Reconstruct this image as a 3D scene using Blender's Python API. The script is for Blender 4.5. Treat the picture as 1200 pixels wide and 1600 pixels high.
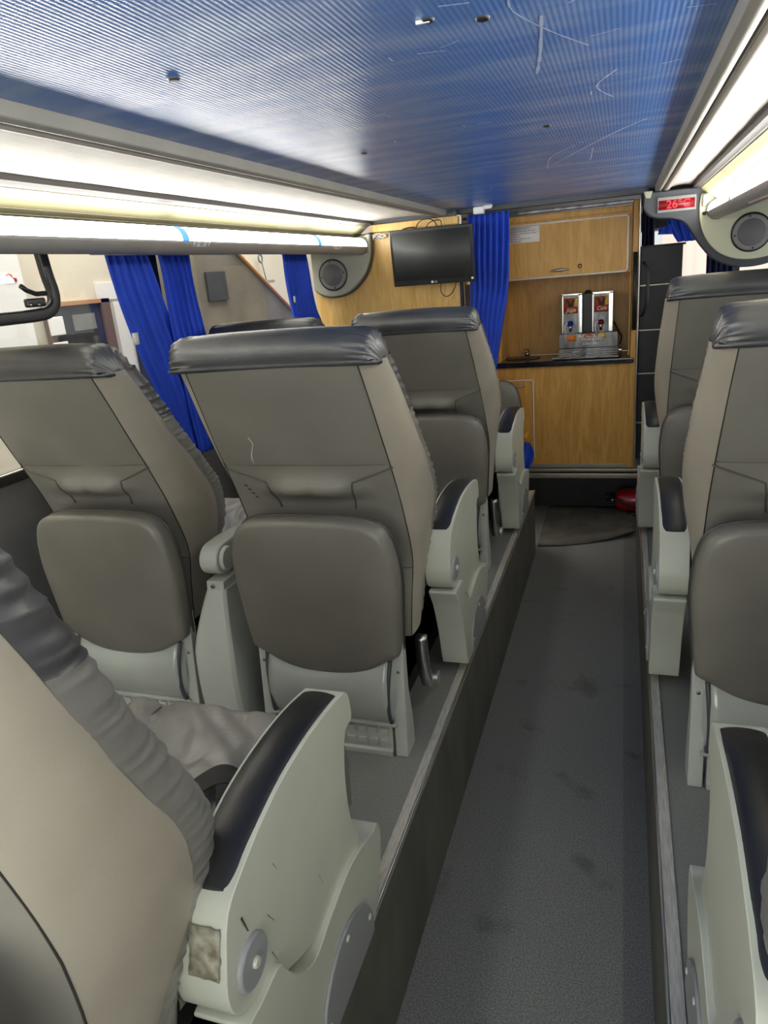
import bpy, bmesh, math, random
from math import sin, cos, pi, sqrt, exp
from mathutils import Vector, Matrix, noise
random.seed(7)
for o in list(bpy.data.objects): bpy.data.objects.remove(o)
SC = bpy.context.scene
COL = SC.collection

# ------------------------------------------------------------------ camera
def norm(v): return v.normalized()
FPX = 1109.0
Fv = norm(Vector((375, -402, FPX)))
Lv = Vector((-3355, -70, FPX)); Lv = norm(Lv - Fv*Lv.dot(Fv))
Rv = -Lv
Uv = Rv.cross(Fv)
cam_d = bpy.data.cameras.new('camera'); cam = bpy.data.objects.new('camera', cam_d); COL.objects.link(cam)
cam_d.sensor_fit = 'VERTICAL'; cam_d.sensor_height = 24; cam_d.lens = FPX/1600*24
cam_d.clip_start = .02; cam_d.clip_end = 100
rot = Matrix(((Rv[0], -Rv[1], -Rv[2]), (Fv[0], -Fv[1], -Fv[2]), (Uv[0], -Uv[1], -Uv[2])))
cam.matrix_world = Matrix.Translation((0, 0, 1.30)) @ rot.to_4x4()
SC.camera = cam
SC.view_settings.view_transform = 'Standard'; SC.view_settings.look = 'None'
SC.view_settings.gamma = 1; SC.view_settings.use_curve_mapping = False
SC.view_settings.exposure = 1.4

# ------------------------------------------------------------------ world
W = bpy.data.worlds.new('world'); SC.world = W; W.use_nodes = True
W.node_tree.nodes['Background'].inputs[0].default_value = (.92, .93, 1, 1)
W.node_tree.nodes['Background'].inputs[1].default_value = 0.5
TUBE_POWER = 10.0      # emission of the fluorescent diffusers

# workshop lamps outside the left windows
def area(name, loc, rot, size, sy, power, colr=(1, .95, .88)):
    d = bpy.data.lights.new(name, 'AREA'); d.shape = 'RECTANGLE'; d.size = size; d.size_y = sy
    d.energy = power; d.color = colr
    o = bpy.data.objects.new(name, d); COL.objects.link(o); o.location = loc; o.rotation_euler = rot
    return o
area('workshop_ceiling_light', (-2.9, 6.0, 3.6), (0, 0, 0), 1.2, 5, 110)
area('workshop_rear_light', (-2.9, 0.5, 3.6), (0, 0, 0), 1.2, 4, 90)
# unseen fill light added behind the camera to lift the seat backs
area('rear_fill_light', (-.5, -1.66, .95), (math.radians(90), 0, 0), 2.2, 1.1, 24, (1, .98, .94))

# ------------------------------------------------------------------ materials
def ngroup(m): return m.node_tree.nodes, m.node_tree.links
def mat(name, col, rough=.5, metal=0, bump=None, var=0, varscale=8, spec=.5, coat=0, emit=None, estr=0, col2=None, stretch=None, alpha=None):
    m = bpy.data.materials.new(name); m.use_nodes = True
    N, L = ngroup(m); b = N['Principled BSDF']
    b.inputs['Base Color'].default_value = (*col, 1); b.inputs['Roughness'].default_value = rough
    b.inputs['Metallic'].default_value = metal; b.inputs['Specular IOR Level'].default_value = spec
    b.inputs['Coat Weight'].default_value = coat
    if emit: b.inputs['Emission Color'].default_value = (*emit, 1); b.inputs['Emission Strength'].default_value = estr
    tc = N.new('ShaderNodeTexCoord'); mp = N.new('ShaderNodeMapping'); L.new(tc.outputs['Object'], mp.inputs[0])
    if stretch: mp.inputs['Scale'].default_value = stretch
    if var or col2:
        n = N.new('ShaderNodeTexNoise'); n.inputs['Scale'].default_value = varscale; n.inputs['Detail'].default_value = 5
        L.new(mp.outputs[0], n.inputs['Vector'])
        r = N.new('ShaderNodeValToRGB'); r.color_ramp.elements[0].position = .35; r.color_ramp.elements[1].position = .65
        c2 = col2 if col2 else tuple(min(1, c*(1+var)) for c in col)
        c1 = col if col2 else tuple(c*(1-var) for c in col)
        r.color_ramp.elements[0].color = (*c1, 1); r.color_ramp.elements[1].color = (*c2, 1)
        L.new(n.outputs['Fac'], r.inputs[0]); L.new(r.outputs[0], b.inputs['Base Color'])
    if bump:
        sc, st = bump[0], bump[1]
        n2 = N.new('ShaderNodeTexNoise'); n2.inputs['Scale'].default_value = sc; n2.inputs['Detail'].default_value = 4
        L.new(mp.outputs[0], n2.inputs['Vector'])
        bp = N.new('ShaderNodeBump'); bp.inputs['Strength'].default_value = st; bp.inputs['Distance'].default_value = bump[2] if len(bump) > 2 else .002
        L.new(n2.outputs['Fac'], bp.inputs['Height']); L.new(bp.outputs[0], b.inputs['Normal'])
    return m
def leather(name, col, rough, col2=None, crease=.25, spec=.5):
    m = mat(name, col, rough, var=0 if col2 else .08, varscale=5, col2=col2, spec=spec)
    N, L = ngroup(m); b = N['Principled BSDF']
    tc = N.new('ShaderNodeTexCoord')
    v = N.new('ShaderNodeTexVoronoi'); v.inputs['Scale'].default_value = 420; L.new(tc.outputs['Object'], v.inputs['Vector'])
    n = N.new('ShaderNodeTexNoise'); n.inputs['Scale'].default_value = 9; n.inputs['Detail'].default_value = 6; L.new(tc.outputs['Object'], n.inputs['Vector'])
    b1 = N.new('ShaderNodeBump'); b1.inputs['Strength'].default_value = .18; b1.inputs['Distance'].default_value = .0006
    b2 = N.new('ShaderNodeBump'); b2.inputs['Strength'].default_value = crease; b2.inputs['Distance'].default_value = .008
    L.new(v.outputs['Distance'], b1.inputs['Height']); L.new(n.outputs['Fac'], b2.inputs['Height'])
    L.new(b2.outputs[0], b1.inputs['Normal']); L.new(b1.outputs[0], b.inputs['Normal'])
    return m
def wood(name, c1, c2, rough=.4, axis='Z'):
    m = mat(name, c1, rough)
    N, L = ngroup(m); b = N['Principled BSDF']
    tc = N.new('ShaderNodeTexCoord'); mp = N.new('ShaderNodeMapping')
    mp.inputs['Scale'].default_value = (6, 6, .7) if axis == 'Z' else (.7, 6, 6)
    L.new(tc.outputs['Object'], mp.inputs[0])
    n = N.new('ShaderNodeTexNoise'); n.inputs['Scale'].default_value = 5; n.inputs['Detail'].default_value = 8; n.inputs['Distortion'].default_value = 1.4
    L.new(mp.outputs[0], n.inputs['Vector'])
    n2 = N.new('ShaderNodeTexNoise'); n2.inputs['Scale'].default_value = 45; n2.inputs['Detail'].default_value = 4
    L.new(mp.outputs[0], n2.inputs['Vector'])
    mx = N.new('ShaderNodeMath'); mx.operation = 'MULTIPLY_ADD'; mx.inputs[1].default_value = .35
    L.new(n2.outputs['Fac'], mx.inputs[0]); L.new(n.outputs['Fac'], mx.inputs[2])
    r = N.new('ShaderNodeValToRGB'); r.color_ramp.elements[0].position = .5; r.color_ramp.elements[1].position = .85
    r.color_ramp.elements[0].color = (*c1, 1); r.color_ramp.elements[1].color = (*c2, 1)
    L.new(mx.outputs[0], r.inputs[0]); L.new(r.outputs[0], b.inputs['Base Color'])
    return m

M = {}
M['leather'] = leather('grey_leather', (.24, .227, .196), .42)
M['leather_lit'] = leather('lit_leather', (.37, .335, .272), .5)  # same leather, paler to paint in lamp light on the seat sides
M['leather_pad'] = leather('pad_leather', (.175, .163, .138), .40, crease=.1, spec=.7)
M['leather_gather'] = leather('gathered_leather', (.21, .203, .185), .30, crease=.4, spec=.9)
M['leather_black'] = leather('black_leather', (.028, .029, .033), .36, col2=(.075, .076, .080), crease=.5, spec=1.0)
M['pad_black'] = leather('armrest_black', (.012, .012, .0125), .34, col2=(.024, .024, .025), crease=.15)
M['leather_cushion'] = leather('cushion_leather', (.25, .24, .215), .33, crease=.5, spec=1.0)
M['seam'] = mat('dark_seam', (.03, .028, .024), .6)
M['piping'] = mat('piping_leather', (.045, .043, .038), .4)
M['stitch'] = mat('seam_leather', (.10, .093, .078), .5)
M['plastic'] = mat('pale_green_plastic', (.56, .58, .49), .38, var=.05, varscale=4, bump=(120, .08, .0005))
M['plastic_grey'] = mat('grey_plastic', (.50, .52, .47), .3, var=.05, varscale=5, bump=(60, .06, .001))
M['gloss'] = mat('glossy_grey_plastic', (.42, .44, .40), .18, var=.05, coat=.3)
M['disc'] = mat('disc_grey', (.30, .31, .32), .4, var=.06)
M['worn'] = mat('peeled_label', (.16, .13, .08), .7, col2=(.42, .41, .33), varscale=45, bump=(90, .5, .001))
M['scuff'] = mat('scuff_mark', (.07, .06, .05), .7)
M['alu'] = mat('aluminium', (.62, .62, .60), .32, metal=1, var=.05, varscale=30)
M['alu_dull'] = mat('dull_metal_edge', (.62, .59, .54), .42, metal=.35, var=.18, varscale=40, stretch=(8, .6, 8))
M['steel'] = mat('steel', (.17, .17, .18), .36, metal=1, var=.4, varscale=22, stretch=(1, 1, .4))
M['chrome'] = mat('chrome', (.5, .5, .5), .15, metal=1)
M['screw'] = mat('screw_metal', (.25, .25, .23), .35, metal=1)
M['black'] = mat('black_plastic', (.012, .012, .013), .4)
M['blackmatte'] = mat('black_matte', (.01, .01, .011), .8)
M['dark_panel'] = mat('dark_panel', (.022, .022, .026), .45, var=.2, bump=(200, .15, .001))
M['charcoal'] = mat('charcoal_wall', (.15, .148, .145), .75, var=.1, bump=(300, .2, .001))
M['vinyl'] = mat('speckled_vinyl', (.18, .18, .17), .55, col2=(.28, .28, .26), varscale=260, bump=(220, .2, .001))
M['riser'] = mat('riser_panel', (.13, .125, .105), .5, var=.22, varscale=7, bump=(250, .15, .0008), stretch=(1, 1, .5))
M['mat'] = mat('brown_mat', (.12, .11, .09), .85, var=.25, varscale=9, bump=(180, .4, .001))
M['woodL'] = wood('light_beech', (.66, .39, .105), (.80, .53, .19))
M['wood'] = wood('honey_beech', (.50, .25, .042), (.66, .37, .085))
M['counter'] = mat('black_counter', (.008, .008, .01), .12, coat=.5, var=.3, varscale=60)
M['white_strip'] = mat('edge_strip', (.85, .82, .76), .4)
M['metalstrip'] = mat('metal_strip', (.42, .38, .31), .32, metal=.8)
M['white'] = mat('white_plastic', (.82, .82, .80), .4)
M['paper'] = mat('paper', (.85, .82, .81), .7)
M['ink'] = mat('ink', (.08, .07, .16), .8)
M['screen'] = mat('tv_screen', (.035, .037, .036), .55, spec=.6)
M['bezel'] = mat('tv_bezel', (.016, .017, .022), .25, coat=.3)
M['curtain'] = mat('blue_curtain', (.018, .075, .62), .75, var=.12, varscale=6, bump=(400, .3, .0006))
M['curtain_dark'] = mat('navy_cloth', (.004, .009, .05), .8)
M['pod'] = mat('speaker_pod_plastic', (.42, .42, .35), .5, bump=(300, .12, .0005), var=.04)
M['pod_dark'] = mat('dark_pod_edge', (.06, .066, .08), .45)
M['pod_light'] = mat('cream_pod_plastic', (.66, .66, .48), .5, bump=(300, .12, .0005))
M['grille'] = mat('speaker_grille', (.16, .155, .16), .55, metal=.3, bump=(600, .8, .001))
M['grille_ring'] = mat('speaker_ring', (.24, .235, .235), .4)
M['cream'] = mat('cream_fabric', (.43, .41, .37), .8, var=.06, varscale=30, bump=(160, .6, .002), stretch=(1, .35, 1))
M['rail'] = mat('rail_grey', (.30, .29, .26), .45, var=.06)
M['rail_light'] = mat('rail_light', (.42, .39, .35), .5)
M['dark_rail'] = mat('dark_rail', (.06, .055, .055), .5)
M['duct'] = mat('duct_yellow', (.34, .31, .17), .5)
M['duct_hole'] = mat('duct_hole', (.30, .28, .20), .7)
M['tube_body'] = mat('lamp_housing', (.28, .27, .265), .35, var=.05)
M['lamp'] = mat('lamp_diffuser', (.9, .9, .9), .4, emit=(1, .985, .93), estr=TUBE_POWER)
M['bluebit'] = mat('lamp_end_blue', (.1, .25, .8), .4, emit=(.05, .28, 1), estr=.55)
M['red_led'] = mat('led_red', (.8, .01, .02), .4, emit=(1, .025, .035), estr=1.0)
M['led_back'] = mat('led_glow', (.14, .004, .008), .4, emit=(1, .0, .01), estr=.06)
M['red'] = mat('extinguisher_red', (.35, .008, .015), .3, coat=.3)
M['yellow'] = mat('yellow_hook', (.7, .35, .03), .5)
M['workshop'] = mat('workshop_wall', (.60, .54, .44), .9, var=.05, varscale=2)
M['workshop2'] = mat('workshop_light', (.72, .70, .68), .8)
M['stair'] = mat('stair_underside', (.17, .15, .12), .85, var=.2, varscale=2)
M['brownframe'] = mat('brown_frame', (.12, .07, .04), .7)
M['orange_edge'] = mat('stair_edge', (.38, .18, .07), .7)
M['plasticbag'] = mat('red_white_bag', (.55, .50, .48), .5, col2=(.45, .03, .04), varscale=22)
M['pinkwall'] = mat('pink_building', (.80, .62, .55), .9, emit=(1, .80, .72), estr=.35)  # emission stands in for daylight on the building
M['skin_cloth'] = mat('blue_strap', (.02, .05, .35), .7)
M['belt'] = mat('belt_webbing', (.012, .012, .012), .6, bump=(500, .5, .001))
M['orange'] = mat('label_orange', (.75, .22, .03), .5)
M['labelred'] = mat('label_red', (.40, .03, .02), .5, col2=(.55, .14, .03), varscale=14)
M['labelyellow'] = mat('label_yellow', (.75, .5, .12), .5)
M['labeldark'] = mat('label_dark', (.03, .012, .01), .6)
M['knob_blue'] = mat('tap_blue', (.01, .015, .30), .3)
M['knob_red'] = mat('tap_red', (.15, .008, .012), .3)
M['latch'] = mat('latch_black', (.015, .014, .018), .35)

# glass that lets the view through with a weak reflection
g = bpy.data.materials.new('window_glass'); g.use_nodes = True
N, L = ngroup(g); N.remove(N['Principled BSDF'])
tr = N.new('ShaderNodeBsdfTransparent'); gl = N.new('ShaderNodeBsdfGlossy'); gl.inputs['Roughness'].default_value = .02
tr.inputs[0].default_value = (.86, .87, .84, 1)
mx = N.new('ShaderNodeMixShader'); mx.inputs[0].default_value = .05; L.new(tr.outputs[0], mx.inputs[1]); L.new(gl.outputs[0], mx.inputs[2])
L.new(mx.outputs[0], N['Material Output'].inputs[0]); M['glass'] = g

# ribbed blue ceiling: ribs run along the coach, worn whitish scuffs
def ceiling_mat():
    m = mat('blue_ribbed_ceiling', (.05, .13, .42), .27, spec=1.0)
    N, L = ngroup(m); b = N['Principled BSDF']
    tc = N.new('ShaderNodeTexCoord')
    wv = N.new('ShaderNodeTexWave'); wv.bands_direction = 'X'; wv.inputs['Scale'].default_value = 36; wv.inputs['Distortion'].default_value = 0
    L.new(tc.outputs['Object'], wv.inputs['Vector'])
    wy = N.new('ShaderNodeTexWave'); wy.bands_direction = 'Y'; wy.inputs['Scale'].default_value = 60
    L.new(tc.outputs['Object'], wy.inputs['Vector'])
    n = N.new('ShaderNodeTexNoise'); n.inputs['Scale'].default_value = 3; n.inputs['Detail'].default_value = 7
    mp = N.new('ShaderNodeMapping'); mp.inputs['Scale'].default_value = (1, 3.5, 1); L.new(tc.outputs['Object'], mp.inputs[0]); L.new(mp.outputs[0], n.inputs['Vector'])
    r = N.new('ShaderNodeValToRGB'); r.color_ramp.elements[0].position = .45; r.color_ramp.elements[1].position = .8
    r.color_ramp.elements[0].color = (.095, .235, .62, 1); r.color_ramp.elements[1].color = (.25, .39, .70, 1)
    L.new(n.outputs['Fac'], r.inputs[0])
    mx = N.new('ShaderNodeMix'); mx.data_type = 'RGBA'; mx.blend_type = 'MULTIPLY'
    mx.inputs['Factor'].default_value = .3
    L.new(r.outputs[0], mx.inputs['A'])
    mr = N.new('ShaderNodeMapRange'); mr.inputs['To Min'].default_value = .45; mr.inputs['To Max'].default_value = 1.25
    L.new(wv.outputs['Fac'], mr.inputs['Value']); L.new(mr.outputs[0], mx.inputs['B'])
    L.new(mx.outputs['Result'], b.inputs['Base Color'])
    ad = N.new('ShaderNodeMath'); ad.operation = 'MULTIPLY_ADD'; ad.inputs[1].default_value = .4
    L.new(wy.outputs['Fac'], ad.inputs[0]); L.new(wv.outputs['Fac'], ad.inputs[2])
    bp = N.new('ShaderNodeBump'); bp.inputs['Strength'].default_value = .35; bp.inputs['Distance'].default_value = .0012
    L.new(ad.outputs[0], bp.inputs['Height']); L.new(bp.outputs[0], b.inputs['Normal'])
    return m
M['ceiling'] = ceiling_mat()
M['scratch'] = mat('white_scratch', (.36, .46, .68), .6)
# aisle covering: fine speckle, a slightly paler band down the middle
def floor_mat():
    m = mat('aisle_covering', (.07, .07, .066), .6)
    N, L = ngroup(m); b = N['Principled BSDF']
    tc = N.new('ShaderNodeTexCoord')
    n = N.new('ShaderNodeTexNoise'); n.inputs['Scale'].default_value = 230; n.inputs['Detail'].default_value = 3; L.new(tc.outputs['Object'], n.inputs['Vector'])
    n2 = N.new('ShaderNodeTexNoise'); n2.inputs['Scale'].default_value = 5; n2.inputs['Detail'].default_value = 6; L.new(tc.outputs['Object'], n2.inputs['Vector'])
    r = N.new('ShaderNodeValToRGB'); r.color_ramp.elements[0].position = .35; r.color_ramp.elements[1].position = .7
    r.color_ramp.elements[0].color = (.13, .132, .126, 1); r.color_ramp.elements[1].color = (.31, .31, .295, 1)
    L.new(n.outputs['Fac'], r.inputs[0])
    sx = N.new('ShaderNodeSeparateXYZ'); L.new(tc.outputs['Object'], sx.inputs[0])
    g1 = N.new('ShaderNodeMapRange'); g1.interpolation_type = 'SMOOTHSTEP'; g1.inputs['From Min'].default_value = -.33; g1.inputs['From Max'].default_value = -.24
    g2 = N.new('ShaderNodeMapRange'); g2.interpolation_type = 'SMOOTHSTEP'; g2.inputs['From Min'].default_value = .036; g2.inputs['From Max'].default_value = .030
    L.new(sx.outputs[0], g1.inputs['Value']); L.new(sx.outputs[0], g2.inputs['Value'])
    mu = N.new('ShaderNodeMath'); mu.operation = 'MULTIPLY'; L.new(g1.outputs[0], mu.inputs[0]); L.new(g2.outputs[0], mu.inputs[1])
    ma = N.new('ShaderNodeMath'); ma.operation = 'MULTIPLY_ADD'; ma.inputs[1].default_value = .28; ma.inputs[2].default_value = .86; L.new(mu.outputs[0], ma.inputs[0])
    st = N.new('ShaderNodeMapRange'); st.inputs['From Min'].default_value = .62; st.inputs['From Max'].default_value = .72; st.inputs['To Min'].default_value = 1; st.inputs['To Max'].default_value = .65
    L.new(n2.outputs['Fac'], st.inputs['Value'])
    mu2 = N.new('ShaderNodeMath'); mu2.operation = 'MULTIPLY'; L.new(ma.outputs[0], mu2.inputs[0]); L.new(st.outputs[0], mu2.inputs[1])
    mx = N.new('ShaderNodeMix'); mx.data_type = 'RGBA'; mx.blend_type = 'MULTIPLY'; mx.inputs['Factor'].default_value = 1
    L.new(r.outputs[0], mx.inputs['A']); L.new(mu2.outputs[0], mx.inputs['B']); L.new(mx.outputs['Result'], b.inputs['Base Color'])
    bp = N.new('ShaderNodeBump'); bp.inputs['Strength'].default_value = .3; bp.inputs['Distance'].default_value = .001
    L.new(n.outputs['Fac'], bp.inputs['Height']); L.new(bp.outputs[0], b.inputs['Normal'])
    return m
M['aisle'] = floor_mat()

# ------------------------------------------------------------------ helpers
def empty(name, loc=(0, 0, 0), label=None, cat=None, group=None, rot=0, sx=1):
    o = bpy.data.objects.new(name, None); COL.objects.link(o); o.location = loc; o.rotation_euler = (0, 0, rot)
    o.scale = (sx, 1, 1); o.empty_display_size = .05
    tag(o, label, cat, group); return o
def tag(o, label=None, cat=None, group=None, kind=None):
    if label: o['label'] = label
    if cat: o['category'] = cat
    if group: o['group'] = group
    if kind: o['kind'] = kind
    return o
def mk(name, V, Fc, m, parent=None, smooth=True, bevel=0, seg=2, sub=0, solid=0, loc=None):
    me = bpy.data.meshes.new(name); me.from_pydata([tuple(v) for v in V], [], Fc); me.update()
    bm = bmesh.new(); bm.from_mesh(me); bmesh.ops.recalc_face_normals(bm, faces=bm.faces); bm.to_mesh(me); bm.free()
    return fin(name, me, m, parent, smooth, bevel, seg, sub, solid, loc)
def fin(name, me, m, parent=None, smooth=True, bevel=0, seg=2, sub=0, solid=0, loc=None):
    o = bpy.data.objects.new(name, me); COL.objects.link(o); me.materials.append(m)
    if smooth:
        for p in me.polygons: p.use_smooth = True
    if parent: o.parent = parent
    if loc: o.location = loc
    if solid: s = o.modifiers.new('solid', 'SOLIDIFY'); s.thickness = solid; s.offset = 0
    if bevel:
        b = o.modifiers.new('bevel', 'BEVEL'); b.width = bevel; b.segments = seg; b.limit_method = 'ANGLE'; b.angle_limit = .6; b.harden_normals = False
    if sub: s = o.modifiers.new('sub', 'SUBSURF'); s.levels = sub; s.render_levels = sub
    if smooth and bevel:
        w = o.modifiers.new('wn', 'WEIGHTED_NORMAL'); w.keep_sharp = True
    return o
class MB:
    def __init__(s): s.V = []; s.F = []
    def add(s, V, F):
        k = len(s.V); s.V += [Vector(v) for v in V]; s.F += [tuple(i+k for i in f) for f in F]; return s
    def box(s, x0, x1, y0, y1, z0, z1):
        return s.add([(x0,y0,z0),(x1,y0,z0),(x1,y1,z0),(x0,y1,z0),(x0,y0,z1),(x1,y0,z1),(x1,y1,z1),(x0,y1,z1)],
                     [(3,2,1,0),(4,5,6,7),(0,1,5,4),(1,2,6,5),(2,3,7,6),(3,0,4,7)])
    def prism(s, pts, a0, a1, axis='x'):
        n = len(pts)
        def P(p, a):
            return (a, p[0], p[1]) if axis == 'x' else ((p[0], a, p[1]) if axis == 'y' else (p[0], p[1], a))
        V = [P(p, a0) for p in pts] + [P(p, a1) for p in pts]
        return s.add(V, [tuple(range(n))[::-1], tuple(range(n, 2*n))] + [(i, (i+1) % n, n+(i+1) % n, n+i) for i in range(n)])
    def cyl(s, c, ax, r, h, n=24, r2=None):
        ax = Vector(ax).normalized(); u = ax.orthogonal().normalized(); w = ax.cross(u); c = Vector(c); r2 = r if r2 is None else r2
        V = [c + (u*cos(2*pi*i/n)+w*sin(2*pi*i/n))*r for i in range(n)] + [c + ax*h + (u*cos(2*pi*i/n)+w*sin(2*pi*i/n))*r2 for i in range(n)]
        return s.add(V, [tuple(range(n))[::-1], tuple(range(n, 2*n))] + [(i, (i+1) % n, n+(i+1) % n, n+i) for i in range(n)])
    def tube(s, pts, r, n=8, closed=False):
        pts = [Vector(p) for p in pts]; m = len(pts); k = len(s.V); up = None
        for i, p in enumerate(pts):
            if closed: t = pts[(i+1) % m] - pts[i-1]
            else: t = pts[min(i+1, m-1)] - pts[max(i-1, 0)]
            t.normalize()
            if up is None: up = t.orthogonal().normalized()
            up = (up - t*up.dot(t))
            if up.length < 1e-5: up = t.orthogonal()
            up.normalize(); w = t.cross(up)
            rr = r(i/(m-1)) if callable(r) else r
            s.V += [p + (up*cos(2*pi*j/n)+w*sin(2*pi*j/n))*rr for j in range(n)]
        for i in range(m if closed else m-1):
            a = k+i*n; b = k+((i+1) % m)*n
            s.F += [(a+j, a+(j+1) % n, b+(j+1) % n, b+j) for j in range(n)]
        if not closed:
            s.F += [tuple(k+j for j in range(n))[::-1], tuple(k+(m-1)*n+j for j in range(n))]
        return s
    def obj(s, name, m, parent=None, **kw): return mk(name, s.V, s.F, m, parent, **kw)
def grid(rows, close=False, capends=False):
    V = []; F = []; n = len(rows[0])
    for r in rows: V += [Vector(p) for p in r]
    for i in range(len(rows)-1):
        for j in range(n if close else n-1):
            a = i*n+j; b = i*n+(j+1) % n; F.append((a, b, b+n, a+n))
    if capends: F += [tuple(range(n))[::-1], tuple(range((len(rows)-1)*n, len(rows)*n))]
    return V, F
def interp(tab, t):
    # tab: rows [t, a, b, ...] Catmull-Rom
    n = len(tab)
    i = 0
    while i < n-2 and t > tab[i+1][0]: i += 1
    a, b = tab[i], tab[i+1]; f = (t-a[0])/(b[0]-a[0]); f = max(0, min(1, f))
    p0 = tab[max(i-1, 0)]; p3 = tab[min(i+2, n-1)]
    out = []
    for k in range(1, len(a)):
        h = b[0]-a[0]
        m1 = (b[k]-p0[k])/(b[0]-p0[0])*h if b[0] != p0[0] else 0
        m2 = (p3[k]-a[k])/(p3[0]-a[0])*h if p3[0] != a[0] else 0
        out.append((2*f**3-3*f**2+1)*a[k] + (f**3-2*f*f+f)*m1 + (-2*f**3+3*f*f)*b[k] + (f**3-f*f)*m2)
    return out
def smooth_path(pts, n=40, closed=False):
    pts = [Vector(p) for p in pts]; m = len(pts); out = []
    segs = m if closed else m-1; per = max(2, n//segs)
    for i in range(segs):
        p0 = pts[(i-1) % m] if closed or i > 0 else pts[0]; p1 = pts[i]; p2 = pts[(i+1) % m]
        p3 = pts[(i+2) % m] if closed or i+2 < m else pts[-1]
        for j in range(per):
            f = j/per
            out.append(.5*((2*p1)+(p2-p0)*f+(2*p0-5*p1+4*p2-p3)*f*f+(3*p1-p0-3*p2+p3)*f**3))
    if not closed: out.append(pts[-1])
    return out
def text(body, size, m, parent, loc, rot, name='lettering', shear=0, ext=.0006, align='CENTER', sx=1):
    c = bpy.data.curves.new(name, 'FONT'); c.body = body; c.size = size; c.extrude = ext; c.align_x = align; c.align_y = 'CENTER'; c.shear = shear
    o = bpy.data.objects.new(name, c); COL.objects.link(o)
    dg = bpy.context.evaluated_depsgraph_get(); me = bpy.data.meshes.new_from_object(o.evaluated_get(dg))
    bpy.data.objects.remove(o)
    me.materials.clear(); me.materials.append(m)
    t = bpy.data.objects.new(name, me); COL.objects.link(t); t.location = loc; t.rotation_euler = rot; t.scale = (sx, 1, 1)
    if parent: t.parent = parent
    return t
def S(o): o['kind'] = 'structure'; return o

# ================================================================== SHELL
XL, XR = -1.85, .80          # side walls
YB, YF = -1.6, 4.38          # rear wall, bulkhead plane
# aisle floor, platforms
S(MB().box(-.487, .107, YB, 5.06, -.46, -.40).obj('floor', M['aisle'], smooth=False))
S(MB().box(XL, -.487, YB, 4.14, -.46, 0).obj('floor_left_platform', M['vinyl'], smooth=False))
S(MB().box(.107, XR, YB, 4.26, -.46, 0).obj('floor_right_platform', M['vinyl'], smooth=False))
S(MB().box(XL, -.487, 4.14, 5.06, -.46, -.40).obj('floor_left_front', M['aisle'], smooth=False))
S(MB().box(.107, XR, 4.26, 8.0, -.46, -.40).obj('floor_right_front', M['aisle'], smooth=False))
S(MB().box(-.487, -.4825, YB, 4.14, -.40, -.012).obj('wall_left_riser', M['riser'], smooth=False))
S(MB().box(.1025, .107, YB, 4.26, -.40, -.012).obj('wall_right_riser', M['riser'], smooth=False))
S(MB().box(XL, -.487, 4.14, 4.147, -.40, -.003).obj('wall_left_platform_front', M['riser'], smooth=False))
# metal nosing: flat worn strip with a bright rolled edge
for sgn, xe, nm, y1 in ((-1, -.487, 'trim_1', 4.145), (1, .107, 'trim_2', 4.265)):
    b = MB(); x0, x1 = (xe-.026, xe+.006) if sgn < 0 else (xe-.006, xe+.026)
    b.box(x0, x1, YB, y1, -.012, .0045); S(b.obj(nm, M['alu_dull'], bevel=.0015))
    b = MB(); b.tube([(xe+.004*(-sgn), YB, .0035), (xe+.004*(-sgn), y1, .0035)], .0042); S(b.obj('trim_3' if sgn < 0 else 'trim_4', M['alu']))
# loose mat at the end of the aisle, its right edge curling up
rows = []
for i in range(15):
    v = i/14; r = []
    for j in range(25):
        u = j/24; x = -.484+u*.585
        yn = 4.245+.235*u**1.7; y = yn+(5.04-yn)*v
        z = -.394+.035*max(0, u-.45)**1.6*(1-v)**3*2.5
        r.append((x, y, z))
    rows.append(r)
V, F = grid(rows); tag(mk('floor_mat', V, F, M['mat'], solid=.006), 'thin brown rubber mat curling up at the far end of the aisle', 'mat')

# ceiling panel + edge rails
S(MB().box(-.985, .148, YB, 4.50, 1.632, 1.66).obj('ceiling', M['ceiling'], smooth=False))
ceil_root = bpy.data.objects['ceiling']
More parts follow.
